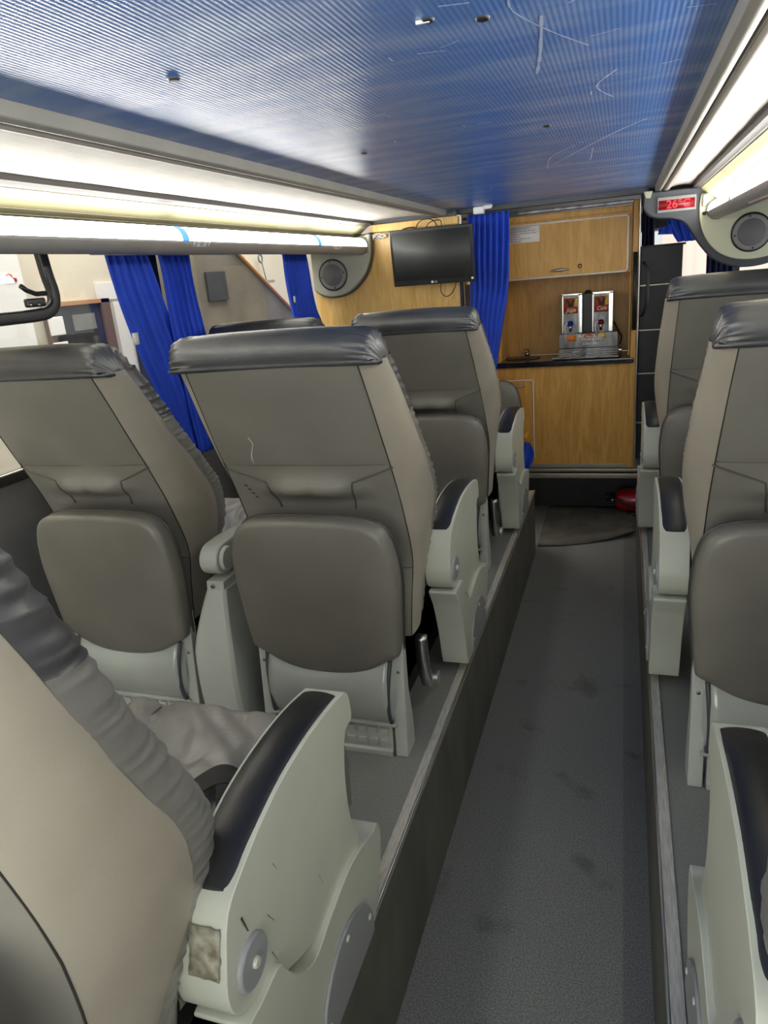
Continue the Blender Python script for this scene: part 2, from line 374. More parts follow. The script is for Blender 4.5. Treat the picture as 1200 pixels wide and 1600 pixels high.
# outer sloping roof liners
def liner(name, sgn, xi):
    # sgn -1 left, +1 right ; xi inner edge x (next to the blue panel)
    def X(d): return xi + sgn*d
    b = MB(); b.prism([(X(0), 1.640), (X(.004), 1.606), (X(.020), 1.600), (X(.034), 1.604), (X(.036), 1.650)], YB, YF+.02, 'y')
    S(b.obj(name[0], M['rail'], bevel=.003))
    b = MB(); b.prism([(X(.036), 1.650), (X(.040), 1.603), (X(.052), 1.598), (X(.072), 1.603), (X(.078), 1.650)], YB, YF+.02, 'y')
    S(b.obj(name[1], M['rail_light'], bevel=.003))
liner(('trim_5', 'trim_6'), -1, -.985)
liner(('trim_7', 'trim_8'), 1, .148)
def liner2(side, sgn, x0, x1):
    rows = []
    for i in range(81):
        y = YB + (YF+.02-YB)*i/80; r = []
        for j in range(9):
            u = j/8; x = x0+(x1-x0)*u
            r.append((x, y, 1.616+.008*sin(pi*u)+.0015*noise.noise(Vector((x*9, y*5, 0)))))
        rows.append(r)
    V, F = grid(rows); S(mk('ceiling_'+side, V, F, M['cream']))
    b = MB(); xa = x1
    b.prism([(xa-.012*sgn, 1.60), (xa+.004*sgn, 1.598), (xa+.014*sgn, 1.592), (xa+.014*sgn, 1.63), (xa-.012*sgn, 1.63)], YB, YF, 'y')
    S(b.obj('trim_9' if sgn < 0 else 'trim_10', M['dark_rail'], bevel=.002))
    # air duct face above the lamp
    b = MB(); b.prism([(xa+.014*sgn, 1.596), (xa+.11*sgn, 1.525), (xa+.13*sgn, 1.53), (xa+.03*sgn, 1.63)], YB, YF, 'y')
    d = S(b.obj('air_duct_'+side, M['duct'], smooth=False)); d.name = 'trim_11' if sgn < 0 else 'trim_12'
    hb = MB(); nx = Vector((-.071*sgn, 0, -.096)).normalized()*1.0
    for k in range(150):
        y = YB + .04*k+.02
        if y > YF-.03: break
        for t, w in ((.34, .018),):
            cx = xa+(.014+.096*t)*sgn; cz = 1.596-.071*t
            ux = Vector((.096*sgn, 0, -.071)).normalized()
            c = Vector((cx, y, cz)) + Vector((-.071*sgn, 0, -.096)).normalized()*.0006
            hb.add([c-ux*.004-Vector((0, .009, 0)), c+ux*.004-Vector((0, .009, 0)), c+ux*.004+Vector((0, .009, 0)), c-ux*.004+Vector((0, .009, 0))], [(0, 1, 2, 3)])
    h = hb.obj('duct_slots', M['duct_hole'], parent=d, smooth=False)
    lb = MB()
    for t in (.08, .62, .8):
        cx = xa+(.014+.096*t)*sgn; cz = 1.596-.071*t-.001
        lb.tube([(cx, YB, cz), (cx, YF, cz)], .0016, 6)
    lb.obj('duct_ridge', M['rail_light'], parent=d)
liner2('left', -1, -1.063, -1.452)
liner2('right', 1, .226, .345)
# roof over the wall side
S(MB().box(XL, -1.57, YB, YF, 1.515, 1.53).obj('ceiling_left_edge', M['pod_dark'], smooth=False))
S(MB().box(.46, XR, YB, YF, 1.515, 1.53).obj('ceiling_right_edge', M['pod_dark'], smooth=False))
S(MB().box(XL-.05, XR+.05, YB, YF+.4, 1.70, 1.72).obj('ceiling_roof', M['blackmatte'], smooth=False))
S(MB().box(XL-.05, XR+.05, YB-.04, YB, -.46, .38).obj('wall_back', M['charcoal'], smooth=False))
S(MB().box(XL-.05, XR+.05, YB-.04, YB, 1.52, 1.7).obj('wall_back_top', M['charcoal'], smooth=False))
S(MB().box(XL-.05, -1.62, YB-.04, YB, .38, 1.52).obj('wall_back_left', M['charcoal'], smooth=False))
S(MB().box(.62, XR+.05, YB-.04, YB, .38, 1.52).obj('wall_back_right', M['charcoal'], smooth=False))
S(MB().box(-1.62, .62, YB-.025, YB-.02, .38, 1.52).obj('window_added_rear', M['glass'], smooth=False))  # rear pane added as an opening for the fill light

# ---- screws and studs in the ceiling panel, scratches
def stud(x, y, r=.011, label='', broken=False):
    b = MB(); b.cyl((x, y, 1.632), (0, 0, -1), r, .004, 20, r*.75)
    o = b.obj('ceiling_stud', M['screw'] if broken else M['steel'], bevel=.001)
    tag(o, label, 'stud'); return o
stud(-.700, 1.157, .011, 'dark round stud in the blue ceiling, nearest the left lamp', True)
s = stud(-.265, 1.123, .010, 'broken-off stud in the blue ceiling, left of the pair near the camera')
b = MB(); b.box(-.282, -.262, 1.118, 1.122, 1.627, 1.632); b.obj('clip', M['white'], parent=s, bevel=.001)
stud(-.195, 1.161, .011, 'round metal stud in the blue ceiling, right of the pair near the camera')
stud(-.700, 2.098, .010, 'small stud in the middle of the blue ceiling near the left rail')
stud(-.195, 2.091, .011, 'small stud in the middle of the blue ceiling toward the right side')
sb = MB()
def scratch(pts, w=.0016):
    pts = smooth_path([(p[0], p[1], 1.6312) for p in pts], 12)
    for i in range(len(pts)-1):
        a, c = pts[i], pts[i+1]; d = (c-a).normalized().cross(Vector((0, 0, 1)))*w*(.5+.5*random.random())
        sb.add([a-d, a+d, c+d, c-d], [(0, 1, 2, 3)])
scratch([(-.149, 1.09), (-.152, 1.161), (-.113, 1.282), (-.062, 1.40)], .0022)
scratch([(-.118, 1.20), (-.130, 1.31), (-.143, 1.417), (-.160, 1.53)], .0034)
scratch([(-.08, 1.17), (-.03, 1.13)], .002)
scratch([(-.24, 1.08), (-.20, 1.09)], .003)
scratch([(-.02, 1.60), (-.06, 1.72), (-.03, 1.85)], .002); scratch([(-.25, 2.9), (-.05, 2.4), (.05, 2.2)], .0022)
scratch([(-.28, 3.0), (-.24, 2.7), (-.15, 2.5)], .002); scratch([(-.10, 2.6), (-.12, 2.9)], .0015)
for k in range(46):
    x = random.uniform(-.62, .08); y = random.uniform(1.2, 3.6); a = random.uniform(-.5, .5)+random.choice((0, 0, 1.2)); l = random.uniform(.008, .05)
    scratch([(x, y), (x+l*cos(a)*.6, y+l*sin(a)*.5), (x+l*cos(a), y+l*sin(a))], random.uniform(.0006, .0018))
sb.obj('scratch_marks', M['scratch'], parent=ceil_root, smooth=False)

# ================================================================== LAMPS along both sides
def lamp(sgn, cx, label):
    r0 = empty('tube_lamp', (cx, 0, 1.480), label, 'lamp')
    R_ = .046
    def arc(a0, a1, rr, n): return [(rr*cos(math.radians(a0+(a1-a0)*i/n))*(-sgn), rr*sin(math.radians(a0+(a1-a0)*i/n))) for i in range(n+1)]
    # housing: lower and outer part
    b = MB(); out = arc(80, 354, R_, 26); inn = arc(354, 80, R_-.004, 26)
    b.prism(out+inn, YB, 4.272, 'y'); b.obj('housing', M['tube_body'], r0)
    d = MB(); d.prism(arc(-6, 80, R_-.001, 14)+[(0, 0)], YB+.01, 4.266, 'y')
    d.obj('diffuser', M['lamp'], r0)
    e = MB(); e.cyl((0, 4.266, 0), (0, 1, 0), R_+.002, .012, 28); e.obj('end_cap', M['pod_dark'], r0, bevel=.003)
    for y in ((2.30, 3.52) if sgn < 0 else (3.40,)):
        j = MB(); j.prism(arc(-7, 81, R_+.001, 10)+arc(81, -7, R_-.003, 10), y, y+.04, 'y')
        j.obj('tube_joint', M['bluebit'] if sgn < 0 else M['white'], r0)
    # thin bright reveal strip under the housing
    k = MB(); k.box(-.032, -.022, 1.9 if sgn < 0 else 1.6, 2.75 if sgn < 0 else 3.0, -.0455, -.0415); k.obj('reading_strip', M['alu'], r0)
    return r0
lampL = lamp(-1, -1.498, 'long glowing tube lamp along the left windows')
lampR = lamp(1, .447, 'long glowing tube lamp along the right side above the single seats')
text('P 32 . 31 V', .025, M['white'], lampL, (.0445, 2.42, -.016), (pi/2+.35, 0, pi/2), 'seat_number')
text('P 28 . 27 V', .025, M['white'], lampL, (.0445, 3.78, -.016), (pi/2+.35, 0, pi/2), 'seat_number')

# ================================================================== LEFT WALL with windows
S(MB().box(XL-.05, XL, YB, 5.0, -.46, .78).obj('wall_left', M['charcoal'], smooth=False))
S(MB().box(XL-.05, XL, YB, 5.0, 1.50, 1.7).obj('wall_left_top', M['dark_rail'], smooth=False))
S(MB().box(XL-.02, XL+.025, YB, 5.0, .775, .805).obj('window_1_sill', M['black'], bevel=.004)).name = 'trim_13'
b = MB(); b.tube([(XL+.022, YB, .808), (XL+.022, 4.3, .808)], .004); S(b.obj('trim_14', M['alu']))
for nm, y0, y1 in (('window_1', YB, 2.62), ('window_2', 2.68, 5.0)):
    w = S(MB().box(XL-.012, XL-.007, y0, y1, .80, 1.50).obj(nm, M['glass'], smooth=False))
S(MB().box(XL-.03, XL+.012, 2.61, 2.69, .78, 1.52).obj('trim_15', M['black'], bevel=.005))
# sliding sash: dark rounded frame corner and latch
def sash():
    r = empty('sliding_window_frame', (XL+.03, 2.02, 1.3), 'dark rounded frame of the sliding window pane at the left edge', 'window frame')
    # outline runs down the right side then bends to the left along the bottom (local x outwards, y along, z up)
    pts = [(0, .004, .18), (0, .012, .10), (0, .022, .045), (0, .014, .005), (0, -.02, -.018), (0, -.08, -.026), (0, -.2, -.027), (0, -.6, -.028), (0, -1.4, -.03)]
    P = smooth_path(pts, 70)
    rows = []
    for i, p in enumerate(P):
        t = (P[min(i+1, len(P)-1)]-P[max(i-1, 0)]).normalized(); nn = Vector((0, -t.z, t.y))
        sec = []
        for (dx, dn) in ((-.012, -.02), (.008, -.02), (.014, -.012), (.008, 0), (.014, .012), (.008, .02), (-.012, .02)):
            sec.append(p+Vector((dx, 0, 0))+nn*dn)
        rows.append(sec)
    V, F = grid(rows, close=True, capends=True); mk('frame', V, F, M['latch'], r)
    l = MB(); l.box(.0, .02, -.120, -.040, .0, .028); l.obj('latch', M['latch'], r, bevel=.006)
    lv = r.children[-1]
    l = MB(); l.tube([(.02, -.035, .040), (.03, -.09, .040), (.034, -.13, .052), (.034, -.15, .066)], .008); l.obj('lever', M['latch'], lv)
    for y in (-.11, -.075):
        l = MB(); l.cyl((.018, y, .008), (1, 0, 0), .006, .006, 12); l.obj('screw', M['chrome'], r)
    return r
sash()
# low perforated heater duct by the wall
r = empty('floor_heater', (XL+.06, 1.4, 0), 'black slotted heater duct on the floor beside the left wall', 'heater')
b = MB(); b.prism([(-.06, .02), (.075, .02), (.075, .07), (.03, .125), (-.06, .14)], -1.2, 2.6, 'y'); b.obj('casing', M['dark_panel'], r, bevel=.004)
b = MB()
for k in range(60):
    for q in range(3):
        y = -1.1+k*.055+(.027 if q % 2 else 0); t = .2+.28*q
        x = .075-.045*t; z = .07+.055*t; n_ = Vector((.055, 0, .045)).normalized()*.0015; u = Vector((-.045, 0, .055)).normalized()*.005
        c = Vector((x, y, z))+n_
        b.add([c-u-Vector((0, .018, 0)), c+u-Vector((0, .018, 0)), c+u+Vector((0, .018, 0)), c-u+Vector((0, .018, 0))], [(0, 1, 2, 3)])
b.obj('slots', M['blackmatte'], r, smooth=False)

# ================================================================== RIGHT WALL
S(MB().box(XR, XR+.05, YB, 8.0, -.46, .78).obj('wall_right', M['charcoal'], smooth=False))
S(MB().box(XR, XR+.05, YB, 8.0, 1.50, 1.7).obj('wall_right_top', M['dark_rail'], smooth=False))
S(MB().box(XR+.007, XR+.012, YB, 8.0, .78, 1.50).obj('window_3', M['glass'], smooth=False))
for i, y in enumerate((2.62, 4.6, 6.2)):
    S(MB().box(XR-.012, XR+.03, y, y+.08, .78, 1.52).obj('trim_%d' % (16+i), M['black'], bevel=.005))

# ================================================================== CURTAINS
def curtain(name, label, rowsdef, npl, amp, normal, cat='curtain', m=None, nu=140, nv=36, group=None, seed=0, hem=True):
    # rowsdef: list of (v, left point, right point); pleats offset along `normal`
    tab = [[d[0], *d[1], *d[2]] for d in rowsdef]; nrm = Vector(normal)
    rows = []
    for i in range(nv+1):
        v = i/nv; q = interp(tab, v); A = Vector(q[:3]); B = Vector(q[3:])
        r = []
        for j in range(nu+1):
            u = j/nu
            ph = u*npl*2*pi + .8*sin(3*v+seed) + .6*noise.noise(Vector((u*4, v*1.5, seed)))
            a = amp*(.75+.5*noise.noise(Vector((u*6, v*2, seed+5))))*(1-.35*v)
            off = a*(sin(ph)+.35*sin(2*ph+1.1+seed)) + .01*noise.noise(Vector((u*2, v*3, seed+9)))
            p = A.lerp(B, u)+nrm*off
            p += (B-A).normalized()*amp*.35*cos(ph)
            r.append(p)
        rows.append(r)
    V, F = grid(rows)
    o = mk(name, V, F, m or M['curtain'], solid=.0015)
    tag(o, label, cat, group); return o
XC = -1.79
c1 = curtain('window_curtain', 'blue pleated curtain with a small white tag, left one of the gathered pair', [
    (0, (XC, 2.30, 1.48), (XC, 2.54, 1.48)), (.35, (XC, 2.345, 1.21), (XC, 2.63, 1.21)), (.6, (XC, 2.41, 1.02), (XC, 2.69, 1.02)), (1, (XC+.01, 2.56, .62), (XC, 2.76, .62))], 6, .016, (1, 0, .1), seed=1)
c2 = curtain('window_curtain', 'blue pleated curtain right beside the tagged one, behind the second row of seats', [
    (0, (XC+.02, 2.60, 1.48), (XC+.02, 2.83, 1.48)), (.35, (XC+.02, 2.61, 1.25), (XC+.02, 2.845, 1.25)), (.6, (XC+.02, 2.62, 1.05), (XC+.02, 2.875, 1.05)), (1, (XC+.02, 2.66, .62), (XC+.02, 2.90, .62))], 6, .016, (1, 0, .1), seed=3)
c3 = curtain('window_curtain', 'blue pleated curtain at the front end of the left window beside the speaker', [
    (0, (XC, 3.79, 1.48), (XC, 4.12, 1.48)), (.4, (XC, 3.82, 1.15), (XC, 4.16, 1.15)), (.55, (XC, 3.84, 1.03), (XC, 4.23, 1.03)), (1, (XC, 3.9, .62), (XC, 4.2, .62))], 6, .018, (1, 0, .1), seed=6)
b = MB(); b.box(.018, .0195, 2.350, 2.385, 1.10, 1.145); t = b.obj('care_tag', M['white'], parent=c1, loc=(XC+.0, .0, .03)); t.rotation_euler = (0, 0, 0)
b = MB(); b.box(.022, .0235, 3.83, 3.855, 1.20, 1.235); b.obj('care_tag', M['white'], parent=c3, loc=(XC, 0, 0))
# curtain track
S(MB().box(XL, XL+.045, YB, 4.3, 1.475, 1.50).obj('trim_19', M['dark_rail'], bevel=.002))
# aisle curtain beside the kitchenette
curtain('aisle_curtain', 'long blue pleated curtain between the television board and the kitchenette', [
    (0, (-.895, 4.52, 1.60), (-.645, 4.52, 1.60)), (.25, (-.905, 4.52, 1.36), (-.655, 4.52, 1.36)), (.45, (-.90, 4.52, 1.16), (-.672, 4.52, 1.16)), (.62, (-.91, 4.52, .98), (-.705, 4.52, .98)),
    (.85, (-.87, 4.52, .72), (-.755, 4.52, .72)), (1, (-.87, 4.52, .54), (-.775, 4.52, .54))], 7, .030, (0, 1, 0), seed=11)

# ================================================================== BULKHEAD LEFT : board, TV, pod
bulk = MB(); bulk.box(-1.86, -.93, YF, YF+.025, -.0, 1.552)
S(bulk.obj('wall_front_left', M['woodL'], smooth=False))
S(MB().box(-1.455, -.918, YF-.02, YF+.03, 1.553, 1.595).obj('trim_20', M['woodL'], bevel=.002))
S(MB().box(-.929, -.915, YF+.0, YF+.06, 0, 1.55).obj('trim_21', M['black'], smooth=False))
S(MB().box(-1.86, -.93, YF, YF+.02, 1.596, 1.72).obj('wall_front_left_top', M['pod_dark'], smooth=False))
# clutter of wires at the lamp end
r = empty('loose_wiring', (-1.39, YF-.03, 1.53), 'bundle of pale wires and connector at the end of the left lamp', 'wires')
for k in range(7):
    b = MB(); p0 = Vector((-.05, .0, .0)); pts = [p0+Vector((.022*i, .01*random.uniform(-1, 1), .018*random.uniform(-1, 1))) for i in range(5)]
    b.tube(smooth_path(pts, 20), .0022, 6); b.obj('wire', M['white'] if k % 2 else M['alu'], r)

def tv():
    # corners measured on the board, screen tipped down toward the seats
    r = empty('television', (-1.05, 4.22, 1.385), 'small black flat television mounted high on the wooden board', 'television')
    r.rotation_euler = (math.radians(7), math.radians(.5), math.radians(-1))
    w, h = .245, .156
    b = MB(); b.box(-w, w, 0, .035, -h, h); b.obj('casing', M['bezel'], r, bevel=.005)
    b = MB(); b.prism([(-w+.03, -h+.02), (w-.03, -h+.02), (w-.06, h-.05), (-w+.06, h-.05)], .035, .075, 'y'); b.obj('back_cover', M['black'], r, bevel=.01)
    b = MB(); b.box(-w+.016, w-.018, -.0012, .002, -h+.03, h-.017); b.obj('screen', M['screen'], r)
    # badge: small ball and two letters
    b = MB(); b.cyl((-.008, -.0012, -h+.014), (0, -1, 0), .007, .001, 20); b.obj('badge', M['white'], r)
    text('LG', .015, M['white'], r, (.012, -.0016, -h+.014), (pi/2, 0, 0), 'badge_lettering')
    b = MB(); b.cyl((w-.016, -.001, -h+.02), (0, -1, 0), .007, .001, 16); b.obj('power_sticker', M['white'], r)
    b = MB(); b.box(-.05, .05, .07, .15, -.05, .05); b.obj('wall_bracket', M['black'], r, bevel=.004)
    return r
tv()
b = MB(); b.tube(smooth_path([(-1.17, 4.33, 1.50), (-1.15, 4.32, 1.57), (-1.10, 4.31, 1.592), (-1.05, 4.31, 1.58), (-1.03, 4.32, 1.53), (-1.04, 4.33, 1.48)], 40), .0028, 6)
b.tube(smooth_path([(-1.12, 4.33, 1.51), (-1.09, 4.32, 1.56), (-1.05, 4.31, 1.578), (-1.01, 4.32, 1.575), (-1.01, 4.33, 1.52)], 30), .0028, 6)
b.tube(smooth_path([(-1.30, 4.33, 1.50), (-1.24, 4.31, 1.548), (-1.16, 4.31, 1.55), (-1.12, 4.33, 1.50)], 30), .004, 6)
tag(b.obj('television_cable', M['black']), 'black cables looping above the television', 'cable')
b = MB(); b.tube(smooth_path([(-1.02, 4.32, 1.26), (-1.03, 4.31, 1.19), (-1.00, 4.31, 1.155), (-.965, 4.31, 1.17), (-.94, 4.31, 1.21), (-.93, 4.32, 1.27)], 40), .0028, 6)
tag(b.obj('television_cable', M['black']), 'single black cable loop hanging below the television', 'cable')

def pod_shape(pts, y0, y1, m, name, parent, bev=.02): 
    b = MB(); b.prism(pts, y0, y1, 'y'); return b.obj(name, m, parent, bevel=bev, seg=4)
def speaker(parent, cx, cz, y, rr):
    b = MB(); b.cyl((cx, y, cz), (0, -1, 0), rr+.006, .004, 40); b.obj('shadow_gap', M['seam'], parent)
    b = MB(); b.cyl((cx, y, cz), (0, -1, 0), rr, .012, 40, rr*.94); s = b.obj('speaker', M['grille_ring'], parent, bevel=.002)
    b = MB(); b.cyl((cx, y-.0105, cz), (0, -1, 0), rr*.76, .003, 36, rr*.72); b.obj('grille', M['grille'], s)
    for a in (0, 90, 180, 270):
        c = (cx+rr*.86*cos(math.radians(a+8)), y-.0115, cz+rr*.86*sin(math.radians(a+8)))
        b = MB(); b.cyl(c, (0, -1, 0), .0045, .002, 10); b.obj('screw', M['black'], s)
rp = empty('speaker_pod', (0, 0, 0), 'rounded grey speaker housing at the end of the left lamp', 'speaker')
ptsL = smooth_path([(-1.90, 1.50, 0), (-1.90, 1.42, 0), (-1.875, 1.30, 0), (-1.82, 1.225, 0), (-1.72, 1.195, 0), (-1.60, 1.222, 0), (-1.50, 1.31, 0), (-1.45, 1.42, 0), (-1.44, 1.555, 0)], 40)
ptsL = [(max(p[0], XL+.003), p[1]) for p in ptsL]
pod_shape(ptsL, 4.33, 4.379, M['pod_dark'], 'backing', rp, .006)
cxm = -1.66
ptsL2 = [(cxm+(p[0]-cxm)*.965+.002, 1.40+(p[1]-1.40)*.955) for p in ptsL]
pod_shape(ptsL2, 4.30, 4.335, M['pod'], 'shell', rp, .018)
speaker(rp, -1.70, 1.332, 4.30, .088)
b = MB(); b.box(-1.475, -1.455, 4.28, 4.31, 1.44, 1.47); b.obj('clip', M['grille_ring'], rp, bevel=.003)

# ================================================================== RIGHT POD with LED panel
rr_ = empty('speaker_pod', (0, 0, 0), 'cream speaker housing with a dark rim at the end of the right lamp', 'speaker')
rim = smooth_path([(.094, 1.560, 0), (.096, 1.525, 0), (.115, 1.492, 0), (.16, 1.468, 0), (.235, 1.458, 0), (.295, 1.435, 0), (.335, 1.385, 0), (.385, 1.31, 0), (.455, 1.235, 0), (.56, 1.19, 0), (.68, 1.19, 0), (.79, 1.225, 0)], 60)
rimp = [(p[0], p[1]) for p in rim]+[(.797, 1.60), (.094, 1.60)]
pod_shape(rimp, 4.325, 4.40, M['pod_dark'], 'rim', rr_, .008)
cr = smooth_path([(.372, 1.565, 0), (.366, 1.50, 0), (.375, 1.42, 0), (.41, 1.335, 0), (.475, 1.265, 0), (.57, 1.228, 0), (.68, 1.228, 0), (.79, 1.262, 0)], 40)
crp = [(p[0], p[1]) for p in cr]+[(.797, 1.565)]
pod_shape(crp, 4.30, 4.33, M['pod_light'], 'shell', rr_, .01)
speaker(rr_, .617, 1.355, 4.30, .090)
b = MB(); b.box(.378, .398, 4.285, 4.30, 1.50, 1.56); b.obj('clip', M['grille_ring'], rr_, bevel=.004)
b = MB(); b.cyl((.39, 4.30, 1.468), (0, -1, 0), .009, .012, 14); b.obj('hole', M['black'], rr_)
# LED display
rl = empty('led_display', (.256, 4.316, 1.527), 'red glowing temperature display beside the right speaker', 'display')
b = MB(); b.box(-.094, .094, -.008, .006, -.036, .040); b.obj('frame', M['grille_ring'], rl, bevel=.002)
b = MB(); b.box(-.088, .088, -.0095, -.007, -.022, .024); b.obj('screen', M['led_back'], rl)
text('26°C', .056, M['red_led'], rl, (.008, -.0100, .0), (pi/2, 0, 0), 'digits')
b = MB(); b.prism([(-.024, .012), (.02, .012), (.010, -.022), (-.012, -.022)], -.02, .02, 'y'); o = b.obj('ceiling_bracket', M['pod'], loc=(.115, 4.27, 1.588), bevel=.003)
tag(o, 'small grey bracket at the corner where the right rail meets the display', 'bracket')
# dark edge closing the blue ceiling
S(MB().box(-.94, .12, 4.44, 4.50, 1.605, 1.64).obj('trim_22', M['pod_dark'], bevel=.004))

# white sensor on the ceiling edge
r = empty('ceiling_sensor', (-.775, 4.38, 1.612), 'white plastic sensor box hanging at the ceiling above the centre curtain', 'sensor')
b = MB(); b.box(-.05, .01, -.03, .02, -.022, .018); b.obj('box', M['white'], r, bevel=.006)
b = MB(); b.prism([(0, 0), (.05, .002), (.06, .024), (.0, .024)], -.015, .015, 'y'); b.obj('flap', M['white'], r, bevel=.003)

# ================================================================== KITCHENETTE
YK = 4.75
def cabinets():
    # upper unit
    u = empty('upper_cabinet', (-.36, YK, 1.2), 'wooden wall cabinet with a flap door above the drinks counter', 'cabinet')
    def P(b, name, m, par=u, **k): return b.obj(name, m, par, **k)
    ox, oz = .36, -1.2
    def B(x0, x1, y0, y1, z0, z1): return MB().box(x0+ox, x1+ox, y0-YK, y1-YK, z0+oz, z1+oz)
    P(B(-.97, .045, YK+.02, 5.095, 1.20, 1.575), 'body', M['wood'], smooth=False)
    P(B(-.97, .045, YK+.005, YK+.03, 1.54, 1.572), 'top_rail', M['wood'], bevel=.003)
    d = P(B(-.95, .020, YK-.0, YK+.019, 1.207, 1.522), 'door', M['wood'], bevel=.004)
    e = MB()
    pts = [(-.95, 1.207), (.012, 1.207), (.022, 1.217), (.022, 1.512), (.012, 1.522), (-.95, 1.522)]
    e.tube([(x+ox, -.001, z+oz) for x, z in pts], .006, 6); e.obj('edge_strip', M['white_strip'], d)
    h = MB(); h.tube(smooth_path([(-.432+ox, -.004, 1.240+oz), (-.40+ox, -.020, 1.243+oz), (-.35+ox, -.020, 1.245+oz), (-.318+ox, -.004, 1.247+oz)], 16), lambda t: .003+.0065*sin(pi*t), 8); h.obj('handle', M['alu'], d)
    h = MB(); h.cyl((-.256+ox, 0, 1.258+oz), (0, -1, 0), .013, .004, 20); h.obj('lock', M['steel'], d)
    h = MB(); h.cyl((-.256+ox, -.004, 1.258+oz), (0, -1, 0), .007, .003, 16); h.obj('lock_core', M['labelyellow'], d)
    S(MB().box(-.97, .05, YK-.03, YK+.01, 1.583, 1.602).obj('trim_23', M['steel'], bevel=.003))
    n = empty('notice', (-.59, YK-.001, 1.468), 'white printed notice stuck on the upper cabinet door', 'notice')
    MB().box(-.105, .095, -.0012, 0, -.046, .046).obj('sheet', M['paper'], n)
    lines = ['LA COORDINACION SOLICITA', 'MANTENER EL BAR LIMPIO. NO USAR', 'COMO APOYO. LOS PASAJEROS DEBEN', 'SER ATENDIDOS', 'CUIDEMOS LA UNIDAD ENTRE', 'TODOS. GRACIAS']
    for i, l in enumerate(lines): text(l, .0115, M['ink'], n, (-.098, -.0016, .036-i*.0145), (pi/2, 0, 0), 'printed_line', align='LEFT', ext=.0002, sx=.86)
    # niche: back and side panels
    nb = empty('serving_niche', (-.4, 5.1, .7), 'wooden back and side panels of the niche behind the drink dispensers', 'panel')
    MB().box(-.56, .45, 0, .02, -.004, .497).obj('back_panel', M['wood'], nb, smooth=False)
    MB().box(-.372, -.355, -.315, 0, -.004, .497).obj('side_panel', M['wood'], nb, smooth=False)
    MB().box(.435, .445, -.315, 0, -.004, .497).obj('side_panel', M['wood'], nb, smooth=False)
    # lower unit
    lo = empty('lower_cabinet', (-.36, YK, 0), 'wooden base cabinet under the black counter', 'cabinet')
    def BL(x0, x1, y0, y1, z0, z1): return MB().box(x0+ox, x1+ox, y0-YK, y1-YK, z0, z1)
    BL(-.97, .062, YK, 5.1, .0, .655).obj('body', M['wood'], lo, smooth=False)
    dd = BL(-.90, -.556, YK-.014, YK, .045, .575).obj('door', M['wood'], lo, bevel=.003)
    e = MB(); e.tube([(x+ox, -.015, z) for x, z in [(-.90, .575), (-.556, .575), (-.548, .568), (-.548, .05), (-.556, .043), (-.90, .043)]], .0040, 6); e.obj('edge_strip', M['white_strip'], dd)
    h = MB(); h.tube([(-.70+ox, -.025, .535), (-.62+ox, -.028, .538), (-.602+ox, -.016, .538)], .005, 8); h.obj('handle', M['alu'], dd)
    BL(-.97, .062, YK-.006, YK, -.022, .006).obj('kick_strip', M['metalstrip'], lo, bevel=.002)
    S(MB().box(-.97, .16, YK-.012, YK+.35, -.05, -.026).obj('trim_24', M['metalstrip'], bevel=.005))
    S(MB().box(-.97, .16, YK-.016, YK+.35, -.095, -.058).obj('trim_25', M['metalstrip'], bevel=.006))
    S(MB().box(-1.86, .80, 5.06, 5.09, -.46, -.03).obj('wall_front_riser', M['dark_panel'], smooth=False))
    # counter
    S_ = empty('counter', (-.36, YK, .675), 'glossy black worktop with a round basin beside the dispensers', 'counter')
    b = MB(); b.box(-.62, .432, -.022, .36, -.018, .018); b.obj('worktop', M['counter'], S_, bevel=.005)
    b = MB(); b.cyl((-.275, .165, .0185), (0, 0, 1), .115, .003, 48); b.obj('basin_rim', M['black'], S_, bevel=.001)
    b = MB(); b.cyl((-.275, .165, .0215), (0, 0, 1), .098, .0006, 48); b.obj('basin', M['steel'], S_)
    b = MB(); b.cyl((-.262, .30, .018), (0, 0, 1), .016, .028, 16); b.cyl((-.262, .30, .046), (0, 0, 1), .012, .022, 16, .015)
    b.tube([(-.262, .30, .06), (-.262, .25, .068), (-.262, .225, .055)], .006, 8); tag(b.obj('faucet', M['chrome'], loc=(-.36, YK, .675)), 'short chrome tap behind the round basin', 'tap')
    # jamb with padded black handle
    j = empty('door_jamb', (.078, YK-.02, 0), 'wood and metal door post at the right side of the kitchenette', 'door post')
    MB().box(-.030, .004, .0, .40, -.02, 1.60).obj('post', M['wood'], j, bevel=.004)
    MB().box(.004, .014, -.012, .40, -.02, 1.60).obj('metal_edge', M['alu'], j, bevel=.004)
    MB().tube([(-.013, -.010, .86), (-.013, -.012, 1.1), (-.013, -.010, 1.31)], .013, 12).obj('rubber_pad', M['black'], j, bevel=0)
    MB().tube(smooth_path([(.028, -.01, 1.245), (.040, -.03, 1.235), (.056, -.045, 1.19), (.058, -.05, 1.08), (.052, -.045, 1.01), (.038, -.03, .955), (.028, -.01, .94)], 40), .010, 10).obj('grab_handle', M['black'], j)
    return
cabinets()

